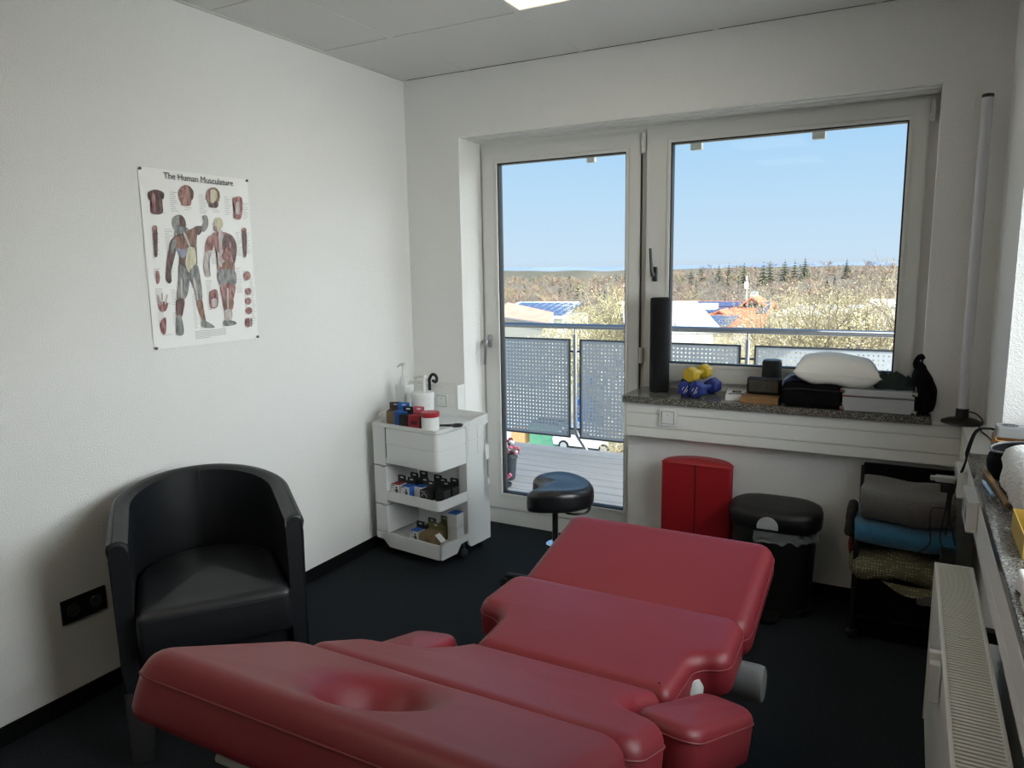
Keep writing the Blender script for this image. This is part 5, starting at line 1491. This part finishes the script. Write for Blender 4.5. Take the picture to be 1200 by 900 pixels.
FM = [mat('bare_twig_tan', '8f7d68', .9), mat('bare_twig_rose', '8a7365', .9), mat('bare_twig_grey', '7a7266', .9), mat('bare_twig_olive', '847d5c', .9), mat('needle_green', '3e4a3a', .9)]
rnd = random.Random(21)
bm = B()
def twig(p, d, L, w, mi):
    a, b = frame_of(d)
    an = rnd.uniform(0, PI); s = (a * math.cos(an) + b * math.sin(an)) * w
    v = [bm.verts.new(q) for q in (p - s, p + s, p + d * L)]
    bm.faces.new(v).material_index = mi
for k in range(1150):
    y = 100 + 235 * rnd.random() ** .8
    rt = rnd.uniform(-.80, .34); x = 2.4 + rt * (y + 3.35)
    top = canopy(x, y) + rnd.uniform(-1.2, .7)
    mi = rnd.choices((0, 1, 2, 3, 4), (32, 26, 24, 10, 4))[0]
    if mi == 4:
        for q in range(40):
            h = rnd.random(); r_ = 1.5 * (1 - h) + .1; a = rnd.uniform(0, 2 * PI)
            twig(Vector((x, y, top - 5.0 + 5.2 * h)), Vector((math.cos(a), math.sin(a), -.25)).normalized(), r_, .28, 4)
        continue
    hgt = rnd.uniform(4.5, 6); rad = rnd.uniform(1.7, 2.7)
    twig(Vector((x, y, top - hgt)), Vector((0, 0, 1)), hgt * .9, .14, mi)
    for q in range(52):
        a = rnd.uniform(0, 2 * PI); e = rnd.uniform(.15, 1.0); h = rnd.uniform(.1, .75)
        d = Vector((math.cos(a) * (1.1 - e * .6), math.sin(a) * (1.1 - e * .6), e)).normalized()
        r0 = rad * rnd.uniform(.0, .55)
        twig(Vector((x + math.cos(a) * r0, y + math.sin(a) * r0, top - hgt * (1 - h))), d, rnd.uniform(.9, 1.9), rnd.uniform(.03, .07) * (.6 + y / 220), mi)
tag(obj('forest', bm, FM, smooth=False), 'bare brown spring forest covering the slope behind the houses', 'forest', kind='stuff')
# fir trees on the skyline
NEED = mat('fir_needles', '2c3826', .9); BARK = mat('grey_brown_bark', '7d6c58', .9)
def fir(h, rad, seed):
    rr = random.Random(seed)
    t = thing('fir_tree', 'dark fir tree', 'tree', (0, 0, 0), 0, 'fir trees over the forest')
    bm = B(); cyl(bm, (0, 0, 0), (0, 0, h * .96), .16, .03, 8); obj('trunk', bm, BARK, t)
    bm = B()
    L = 15
    for k in range(L):
        u = k / (L - 1); z = h * (.16 + .82 * u); r_ = rad * (1 - u) ** .85 + .10
        for q in range(9):
            a = 2 * PI * q / 9 + k * .4 + rr.uniform(-.2, .2); rq = r_ * rr.uniform(.75, 1.1)
            c, s = math.cos(a), math.sin(a); w = .24 * rq + .06
            v = [bm.verts.new(p) for p in ((0, 0, z + .2), (rq * .6 * c - w * s, rq * .6 * s + w * c, z - .1 * rq), (rq * c, rq * s, z - .34 * rq), (rq * .6 * c + w * s, rq * .6 * s - w * c, z - .1 * rq))]
            bm.faces.new(v)
    obj('needles', bm, NEED, t, smooth=False)
    return t
FA = fir(9, 2.5, 1)
FIRS = [(-.345, 190, .5, .9, 'small dark fir in the forest seen through the balcony door'), (-.262, 230, .9, .9, 'fir tip over the left end of the forest skyline in the window'),
        (-.248, 250, .6, .8, 'small fir at the left of the forest skyline in the window'), (-.225, 235, 1.4, .9, 'second fir from the left on the window skyline'),
        (-.212, 245, 1.2, .9, 'third fir from the left on the window skyline'), (-.192, 225, 1.6, 1, 'fir left of the tall skyline group'),
        (-.168, 215, 2.2, 1.25, 'tallest fir of the skyline group, dark and broad'), (-.160, 235, 1.8, 1.1, 'fir close behind the tallest one on the skyline'),
        (-.157, 170, -2.6, 1.3, 'broad dark fir standing lower in the forest below the skyline group'), (-.142, 240, 2.3, .95, 'slim fir right of the tall skyline group'),
        (-.130, 230, 2.3, 1.0, 'fir in the right half of the skyline group'), (-.118, 250, 2.6, .9, 'last fir of the skyline group towards the middle of the window'),
        (-.305, 150, -2.2, .8, 'dark fir low in the forest beside the foam roller'), (-.07, 250, 1.8, .8, 'lone fir on the skyline over the yellow green tree'),
        (-.455, 210, -1.5, 1.0, 'dark fir in the forest over the salmon roof'), (-.395, 180, -2.0, 1.1, 'dark fir in the forest over the solar hall')]
for k, (rt, y, dt, s, lab) in enumerate(FIRS):
    x = 2.4 + rt * (y + 3.35); top = canopy(x, y) + dt + (1.0 if y > 185 else .3)
    s *= 1.45; loc = (x, y, top - 9 * s)
    if k == 0: FA.location = loc; FA.scale = (s, s, s); FA['label'] = lab
    else: dup(FA, loc, k * 1.3, lab, s)

# nearer trees
def tree(label, loc, h, spread, seed, leaf=None, nleaf=0, bark=BARK, depth=5, th=.16, twist=.55, leafs=.10, low=.22):
    rr = random.Random(seed)
    t = thing('deciduous_tree', label, 'tree', loc)
    bt = B(); bw = B(); tips = []
    def grow(p, d, L, r0, lev):
        segs = 3; pts = [p]; rad = [r0]
        for s in range(segs):
            d = (d + Vector((rr.uniform(-1, 1), rr.uniform(-1, 1), rr.uniform(-.3, .7))) * .16).normalized()
            p = p + d * (L / segs); pts.append(p); rad.append(r0 * (1 - .28 * (s + 1) / segs))
        tube(bt if lev < 2 else bw, pts, rad, 6 if lev < 2 else 3)
        if lev >= depth - 1:
            tips.extend(pts[1:]); return
        nb = 4 if lev < 3 else 3
        for q in range(nb):
            a = 2 * PI * q / nb + rr.uniform(-.6, .6)
            A, Bv = frame_of(d)
            nd = (d * rr.uniform(.5, .9) + (A * math.cos(a) + Bv * math.sin(a)) * twist * rr.uniform(.8, 1.5) * spread).normalized()
            grow(pts[-1 if q else -2], nd, L * rr.uniform(.62, .85), rad[-1] * .78, lev + 1)
    grow(Vector((0, 0, 0)), Vector((0, 0, 1)), h * .34, th, 0)
    zmax = max(p.z for p in tips); k = h / zmax
    for b_ in (bt, bw):
        bmesh.ops.scale(b_, vec=(k, k, k), verts=b_.verts)
    obj('trunk', bt, bark, t); 
    o = obj('twigs', bw, bark, t); o['kind'] = 'stuff'
    if leaf:
        bl = B()
        for q in range(nleaf):
            p = rr.choice(tips) * k + Vector((rr.gauss(0, .22), rr.gauss(0, .22), rr.gauss(0, .2)))
            n_ = Vector((rr.gauss(0, 1), rr.gauss(0, 1), rr.gauss(0, 1))).normalized(); A, Bv = frame_of(n_); s = leafs * rr.uniform(.6, 1.2)
            bl.faces.new([bl.verts.new(c) for c in (p - A * s, p - Bv * s * .6, p + A * s, p + Bv * s * .6)])
        o = obj('leaves', bl, leaf, t, smooth=False); o['kind'] = 'stuff'
    return t
LY = mat('fresh_yellow_green_leaf', 'a8a074', .8); LP = mat('pale_bud_leaf', 'a59c7e', .8)
BK2 = mat('pale_tan_bark', 'a39679', .9); BK3 = mat('dark_wet_bark', '766a58', .9)
tree('broad yellow green tree in the right half of the window', (-.6, 35, GZ0), 10.0, 1.15, 4, LY, 6000, BK3, 6, .24, .6, .055)
tree('yellow green tree filling the right of the balcony door view', (-14.6, 40, GZ0), 10.2, 1.0, 8, LY, 9000, BK2, 6, .24, .55, .06)
tree('tall bare tree at the right edge of the window', (1.75, 33, GZ0), 11.6, .8, 12, LP, 900, BK3, 6, .2, .5, .06)
tree('pale bare tree in front of the industrial hall', (-3.9, 44, GZ0), 10.6, .8, 15, LP, 1200, BK2, 6, .2, .5, .07)
tree('bare tree right of the red roofed house', (-6.6, 54, GZ0), 9.8, .9, 33, LP, 1500, BK2, 6, .2, .5, .08)
tree('pale budding tree below the white hall roof', (-5.3, 25, GZ0), 8.15, 1.0, 19, LP, 3600, BK2, 6, .18, .55, .06)
tree('budding tree below the red roofed house', (-3.7, 24.5, GZ0), 8.25, 1.0, 23, LY, 3000, BK2, 6, .18, .55, .06)
tree('budding tree under the middle of the window', (-1.9, 26, GZ0), 8.0, 1.0, 27, LY, 3000, BK2, 6, .18, .55, .06)
tree('bare bush like tree under the right of the window', (.5, 25, GZ0), 8.3, 1.0, 29, LP, 2600, BK2, 6, .16, .55, .06)
tree('yellowish tree between the hall and the big door tree', (-12.2, 36, GZ0), 8.6, 1.0, 43, LY, 3600, BK2, 6, .18, .55, .07)

tree('grey bare tree standing between the two pale halls', (-1.6, 48, GZ0), 10.2, .9, 51, LP, 1500, BK2, 6, .2, .5, .06)
tree('bare tree behind the broad yellow green tree', (1.0, 44, GZ0), 11.4, .9, 57, LP, 1200, BK2, 6, .2, .5, .06)
tree('bare tree left of the broad yellow green tree', (-3.0, 38, GZ0), 9.4, .9, 61, LY, 2400, BK2, 6, .2, .5, .055)
# buildings
WWALL = mat('white_render_wall', 'b4b2aa', .8); WROOF = mat('white_roof_sheet', 'c9c9c5', .6)
TILE = mat('orange_roof_tile', 'b8674a', .8, var=(1.2, 'c77c5e', .35, .65)); SALM = mat('salmon_roof_tile', 'c99a86', .8, var=(1.0, 'bb8672', .35, .65))
SOL = mat('blue_solar_panel', '4a5878', .2); SOLF = mat('pale_panel_frame', 'c2c8d2', .4)
GREYW = mat('pale_grey_cladding', 'bdbfc0', .6); WIN = mat('dark_window_glass', '3c4650', .1)
t = thing('white_hall', 'large hall with a flat white roof, in the left of the window view', 'building', (-12, 46, GZ0))
P = [(-13.7, 58.9), (-5.9, 32.8), (-9.6, 31.5), (-19.0, 57)]
bm = B(); prism(bm, P, 'z', GZ0, -1.85); obj('walls', bm, WWALL, t, True, smooth=False)
P2 = inset([Vector(p) for p in P], -.35)
bm = B(); prism(bm, P2, 'z', -1.85, -1.58); obj('roof', bm, WROOF, t, True, smooth=False)
bm = B(); tube(bm, [(-13.2, 57.2, -1.54), (-7.9, 33.2, -1.54)], .10, 4); obj('roof_joint', bm, mat('grey_seam', '8a8a86', .7), t, True)
bm = B(); box(bm, -10.3, -9.2, 47, 48.5, -1.58, -1.2); obj('roof_unit', bm, GREYW, t, True)
def slab_roof(name, pts, th, m, root):
    bm = B(); a = [bm.verts.new(p) for p in pts]; b = [bm.verts.new((p[0], p[1], p[2] - th)) for p in pts]
    bridge(bm, a, b); bm.faces.new(a); bm.faces.new(b)
    return obj(name, bm, m, root, True, smooth=False)
def solar(root, p00, p10, p01, nx, nz, gap=.06, lift=.12):
    """nx by nz panels on the plane p00 -> p10 (along) and p00 -> p01 (up the slope)"""
    p00, p10, p01 = Vector(p00), Vector(p10), Vector(p01)
    u = (p10 - p00) / nx; v = (p01 - p00) / nz; n = u.cross(v).normalized()
    if n.z < 0: n = -n
    for i in range(nx):
        for j in range(nz):
            c = [p00 + u * (i + g0) + v * (j + g1) + n * lift for g0, g1 in ((gap, gap), (1 - gap, gap), (1 - gap, 1 - gap), (gap, 1 - gap))]
            bm = B(); a = [bm.verts.new(q) for q in c]; b = [bm.verts.new(q - n * .06) for q in c]; bridge(bm, a, b); bm.faces.new(a); bm.faces.new(b)
            obj('solar_panel', bm, SOL, root, True, smooth=False)
# red roofed house
t = thing('red_roofed_house', 'long house with an orange tiled roof, dormer and solar panels', 'house', (-13, 70, GZ0))
bm = B(); box(bm, -18.6, -9.4, 66.5, 78, GZ0, -4.3); prism(bm, [(66.5, -4.3), (78, -4.3), (72.5, -2.35)], 'x', -18.5, -9.5); obj('walls', bm, WWALL, t, True, smooth=False)
slab_roof('roof', [(-18.9, 72.5, -2.22), (-9.1, 72.5, -2.22), (-9.1, 65.8, -4.35), (-18.9, 65.8, -4.35)], .2, TILE, t)
slab_roof('roof', [(-18.9, 72.5, -2.22), (-9.1, 72.5, -2.22), (-9.1, 78.7, -4.4), (-18.9, 78.7, -4.4)], .2, TILE, t)
solar(t, (-18.5, 70.7, -2.80), (-9.3, 70.7, -2.80), (-18.5, 72.2, -2.32), 17, 1)
solar(t, (-15.6, 69.1, -3.31), (-12.9, 69.1, -3.31), (-15.6, 70.6, -2.83), 5, 1)
solar(t, (-10.4, 69.1, -3.31), (-9.3, 69.1, -3.31), (-10.4, 70.6, -2.83), 2, 1)
def dormer(cx, y, z0, w, h, yb, root):
    d = None
    bm = B(); prism(bm, [(cx - w / 2, z0), (cx + w / 2, z0), (cx + w / 2, z0 + h * .55), (cx, z0 + h), (cx - w / 2, z0 + h * .55)], 'y', y, yb); d = obj('dormer', bm, WWALL, root, True, smooth=False)
    bm = B(); box(bm, cx - w * .30, cx - .05, y - .04, y, z0 + h * .15, z0 + h * .6); box(bm, cx + .05, cx + w * .30, y - .04, y, z0 + h * .15, z0 + h * .6); obj('window', bm, WIN, d, True)
    for s in (-1, 1):
        pts = [(cx, y - .5, z0 + h + .18), (cx + s * (w / 2 + .5), y - .5, z0 + h * .48), (cx + s * (w / 2 + .5), yb, z0 + h * .48), (cx, yb, z0 + h + .18)]
        bm = B(); a = [bm.verts.new(p) for p in pts]; b = [bm.verts.new((p[0], p[1], p[2] - .16)) for p in pts]; bridge(bm, a, b); bm.faces.new(a); bm.faces.new(b)
        obj('dormer_roof', bm, TILE, d, True, smooth=False)
dormer(-13.2, 67.0, -4.2, 1.9, 1.25, 71, t)
dormer(-10.9, 70.9, -3.2, 1.5, 1.35, 74, t)
# lower solar roof in front
t = thing('solar_annex', 'low annex with a blue solar roof in front of the red roofed house', 'building', (-11.6, 60, GZ0))
bm = B(); box(bm, -14.0, -9.9, 57.0, 62.4, GZ0, -3.7); obj('walls', bm, WWALL, t, True, smooth=False)
slab_roof('roof', [(-14.2, 62.4, -2.96), (-10.2, 62.4, -2.90), (-9.7, 56.6, -3.62), (-14.2, 56.6, -3.62)], .15, TILE, t)
solar(t, (-13.9, 57.0, -3.55), (-10.3, 57.0, -3.55), (-13.9, 62.0, -2.99), 7, 4, .05, .05)
# mast
t = thing('antenna_mast', 'thin mast with a white antenna box rising behind the solar panels', 'antenna mast', (-13.2, 74, GZ0))
bm = B(); cyl(bm, (-13.2, 79.5, GZ0), (-13.2, 79.5, -.15), .09, .07, 10); cyl(bm, (-13.2, 79.5, -.15), (-13.2, 79.5, .25), .03, n=8); obj('pole', bm, GREYW, t, True)
bm = B(); box(bm, -13.40, -13.0, 79.2, 79.42, -1.25, -.45, .05); box(bm, -13.3, -13.1, 79.3, 79.42, -.25, .05, .03); obj('antenna', bm, WROOF, t, True)
bm = B(); box(bm, -12.8, -12.1, 79.4, 80.2, GZ0, -1.55); solo('equipment_cabinet', bm, mat('blue_grey_cabinet', 'a3b4bd', .6), 'blue grey cabinet top beside the antenna mast', 'cabinet')
# salmon roofed house through the door
t = thing('salmon_roofed_house', 'white house with a salmon pink roof, seen through the balcony door', 'house', (-31, 62, GZ0))
pts = [(-34.6, 61, -3.25), (-37.6, 70, -2.42), (-28.6, 63, -3.0), (-25.9, 55.5, -3.42)]
bm = B(); a = [bm.verts.new(((p[0] * .97 - .9), p[1] * .97 + 1.9, p[2] - .2)) for p in pts]; b = [bm.verts.new((v.co.x, v.co.y, GZ0)) for v in a]; bridge(bm, a, b); bm.faces.new(a); bm.faces.new(b); obj('walls', bm, WWALL, t, True, smooth=False)
slab_roof('roof', pts, .22, SALM, t)
bm = B(); tube(bm, [(-34.6, 60.9, -3.36), (-25.9, 55.4, -3.53)], .09, 6); obj('gutter', bm, mat('zinc_gutter', '7d8488', .5), t, True)
t = thing('solar_hall', 'long hall with a grey solar roof, seen through the balcony door', 'building', (-38, 80, GZ0))
bm = B(); box(bm, -43.2, -33.6, 76, 84, GZ0, -4.4); obj('walls', bm, GREYW, t, True, smooth=False)
slab_roof('roof', [(-43.8, 84.4, -3.1), (-35.0, 84.4, -3.0), (-33.0, 75.6, -4.4), (-43.0, 75.6, -4.4)], .2, SOLF, t)
solar(t, (-42.6, 76.2, -4.28), (-33.6, 76.2, -4.28), (-43.0, 83.8, -3.16), 9, 4, .07, .05)
# industrial halls right
for lab, x0, x1, y0, y1, zt in (('long pale industrial hall behind the bare trees', -7.2, -1.6, 62, 76, -2.7), ('low white hall with a ribbed front right of the long pale hall', -3.0, 2.4, 52, 60, -3.1), ('far white hall behind the yellow green tree', -1.4, 7.5, 84, 96, -3.0)):
    t = thing('industrial_hall', lab, 'building', ((x0 + x1) / 2, (y0 + y1) / 2, GZ0))
    bm = B(); box(bm, x0, x1, y0, y1, GZ0, zt - .25); obj('walls', bm, WWALL, t, True, smooth=False)
    bm = B(); box(bm, x0 - .2, x1 + .2, y0 - .2, y1 + .2, zt - .25, zt); obj('roof', bm, WROOF, t, True, smooth=False)
    bm = B()
    k = x0 + .4
    while k < x1 - .9: box(bm, k, k + .7, y0 - .03, y0, zt - 2.1, zt - 1.2); k += 1.25
    obj('window_band', bm, mat('grey_window_band', '98a2ac', .3), t, True)
# yard things
t = thing('blue_container', 'bright blue container standing in the yard behind the railing', 'container', (-16.7, 42.3, GZ0))
bm = B(); box(bm, -17.35, -16.1, 42, 42.9, GZ0 + .03, -5.9, .03); obj('body', bm, mat('bright_blue_paint', '3f86d8', .5), t, True)
bm = B()
for k in range(5): box(bm, -17.25 + k * .23, -17.20 + k * .23, 41.96, 42.0, GZ0 + .2, -6.1)
obj('ribs', bm, mat('bright_blue_paint', '3f86d8'), t, True)
bm = B(); box(bm, -18.0, -16.0, 36.6, 38.2, GZ0 + .02, GZ0 + 1.5, .06); box(bm, -18.05, -15.95, 36.55, 38.25, GZ0 + 1.35, GZ0 + 1.5, .03)
solo('waste_container', bm, mat('green_container', '5f9a7c', .6), 'green container in the yard, seen under the railing panel', 'container')
bm = B(); box(bm, -19.4, -18.4, 36.8, 37.8, GZ0 + .02, GZ0 + 1.0, .03); solo('pallet_box', bm, mat('tan_crate', 'c49a6c', .8), 'tan crate in the yard left of the green container', 'crate')
t = thing('parked_car', 'white car parked in the yard below, seen under the railing panel', 'car', (-14.2, 37.2, GZ0))
CARW = mat('white_car_paint', 'e4e4e4', .2, coat=.5)
bm = B(); body = [(-16.20, .35), (-12.10, .35), (-12.05, .75), (-12.30, .95), (-13.40, 1.05), (-14.10, 1.45), (-15.50, 1.5), (-16.10, 1.05), (-16.25, .7)]
prism(bm, roundpoly([(x, GZ0 + .02 + z) for x, z in body], .08, 4), 'y', 36.3, 38.0); obj('body', bm, CARW, t, True)
bm = B(); prism(bm, [(-15.80, GZ0 + 1.08), (-13.65, GZ0 + 1.08), (-14.20, GZ0 + 1.40), (-15.45, GZ0 + 1.43)], 'y', 36.285, 38.015); obj('side_window', bm, WIN, t, True)
for x in (-15.50, -12.90):
    for y0 in (36.24, 37.86):
        bm = B(); cyl(bm, (x, y0, GZ0 + .35), (x, y0 + .2, GZ0 + .35), .33, n=24); wh = obj('wheel', bm, RUBBER, t, True)
        bm = B(); cyl(bm, (x, y0 - .012, GZ0 + .35), (x, y0 + .19, GZ0 + .35), .22, n=20); obj('hub', bm, mat('silver_hub', 'b9bcc0', .3, metal=.6), wh, True)
# ------------------------------------------------------------------ daylight
SUN = Vector((.20, -.55, .81)).normalized()
l = bpy.data.lights.new('sun', 'SUN'); l.energy = 5.0; l.angle = R(.53); l.color = (1, .95, .87)
so = bpy.data.objects.new('sun', l); COL.objects.link(so)
so.rotation_euler = SUN.to_track_quat('Z', 'Y').to_euler(); so.location = (3, -6, 12)
w = bpy.data.worlds.new('sky'); SC.world = w; w.use_nodes = True
nt = w.node_tree; nt.nodes.clear()
out = nt.nodes.new('ShaderNodeOutputWorld'); bg = nt.nodes.new('ShaderNodeBackground')
tc = nt.nodes.new('ShaderNodeTexCoord'); sep = nt.nodes.new('ShaderNodeSeparateXYZ')
nt.links.new(tc.outputs['Generated'], sep.inputs[0])
cr = nt.nodes.new('ShaderNodeValToRGB')
e = cr.color_ramp.elements
e[0].position = .0; e[0].color = (.50, .52, .50, 1)
e[1].position = 1; e[1].color = (.16, .36, .80, 1)
for p, c in ((.49, (.55, .60, .62, 1)), (.502, (.66, .80, .96, 1)), (.54, (.56, .77, .98, 1)), (.60, (.40, .67, .98, 1)), (.72, (.28, .55, .95, 1))):
    q = e.new(p); q.color = c
mr = nt.nodes.new('ShaderNodeMapRange'); mr.inputs['From Min'].default_value = -1; mr.inputs['From Max'].default_value = 1
nt.links.new(sep.outputs['Z'], mr.inputs['Value']); nt.links.new(mr.outputs['Result'], cr.inputs['Fac'])
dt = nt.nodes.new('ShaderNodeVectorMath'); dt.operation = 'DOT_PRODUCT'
# broad lobe added to the sky, facing the right window to brighten the room
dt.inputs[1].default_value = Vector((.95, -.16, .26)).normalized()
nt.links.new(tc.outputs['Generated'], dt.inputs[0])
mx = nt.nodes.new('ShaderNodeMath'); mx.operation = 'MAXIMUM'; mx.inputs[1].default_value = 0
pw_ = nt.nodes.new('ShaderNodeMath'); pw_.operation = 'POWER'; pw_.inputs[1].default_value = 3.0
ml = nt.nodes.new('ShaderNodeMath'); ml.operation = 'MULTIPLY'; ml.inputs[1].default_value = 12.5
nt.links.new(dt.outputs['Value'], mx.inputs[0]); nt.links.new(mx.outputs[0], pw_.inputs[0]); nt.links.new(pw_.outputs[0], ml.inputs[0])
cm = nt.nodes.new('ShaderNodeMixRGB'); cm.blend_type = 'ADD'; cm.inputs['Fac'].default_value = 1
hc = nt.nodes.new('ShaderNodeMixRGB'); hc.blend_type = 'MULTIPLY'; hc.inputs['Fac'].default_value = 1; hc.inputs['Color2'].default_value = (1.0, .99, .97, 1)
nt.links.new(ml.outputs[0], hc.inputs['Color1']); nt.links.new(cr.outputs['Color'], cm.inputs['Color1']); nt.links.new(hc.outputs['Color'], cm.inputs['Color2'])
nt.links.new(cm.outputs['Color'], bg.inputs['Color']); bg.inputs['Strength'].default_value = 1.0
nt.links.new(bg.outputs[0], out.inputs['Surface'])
# ------------------------------------------------------------------ camera
F = 860.277
yaw, pit, rol = R(28.402), R(9.019), R(-.929)
fw = Vector((-math.sin(yaw) * math.cos(pit), math.cos(yaw) * math.cos(pit), -math.sin(pit)))
rt_ = Vector((math.cos(yaw), math.sin(yaw), 0)); up = rt_.cross(fw)
r2 = rt_ * math.cos(rol) + up * math.sin(rol); u2 = -rt_ * math.sin(rol) + up * math.cos(rol)
cd = bpy.data.cameras.new('camera'); cd.sensor_fit = 'HORIZONTAL'; cd.sensor_width = 36; cd.lens = 36 * F / 1200; cd.clip_start = .05; cd.clip_end = 6000
co = bpy.data.objects.new('camera', cd); COL.objects.link(co)
co.matrix_world = Matrix(((r2.x, u2.x, -fw.x, 2.441662), (r2.y, u2.y, -fw.y, -3.35403), (r2.z, u2.z, -fw.z, 1.469128), (0, 0, 0, 1)))
SC.camera = co
vs = SC.view_settings
SC.display_settings.display_device = 'sRGB'
vs.view_transform = 'Standard'; vs.look = 'None'; vs.exposure = 0.0; vs.gamma = 1; vs.use_curve_mapping = False
SC.cycles.max_bounces = 10; SC.cycles.diffuse_bounces = 6; SC.cycles.glossy_bounces = 4; SC.cycles.transparent_max_bounces = 16
SC.cycles.caustics_reflective = False; SC.cycles.caustics_refractive = False
SC.cycles.sample_clamp_indirect = 6.0
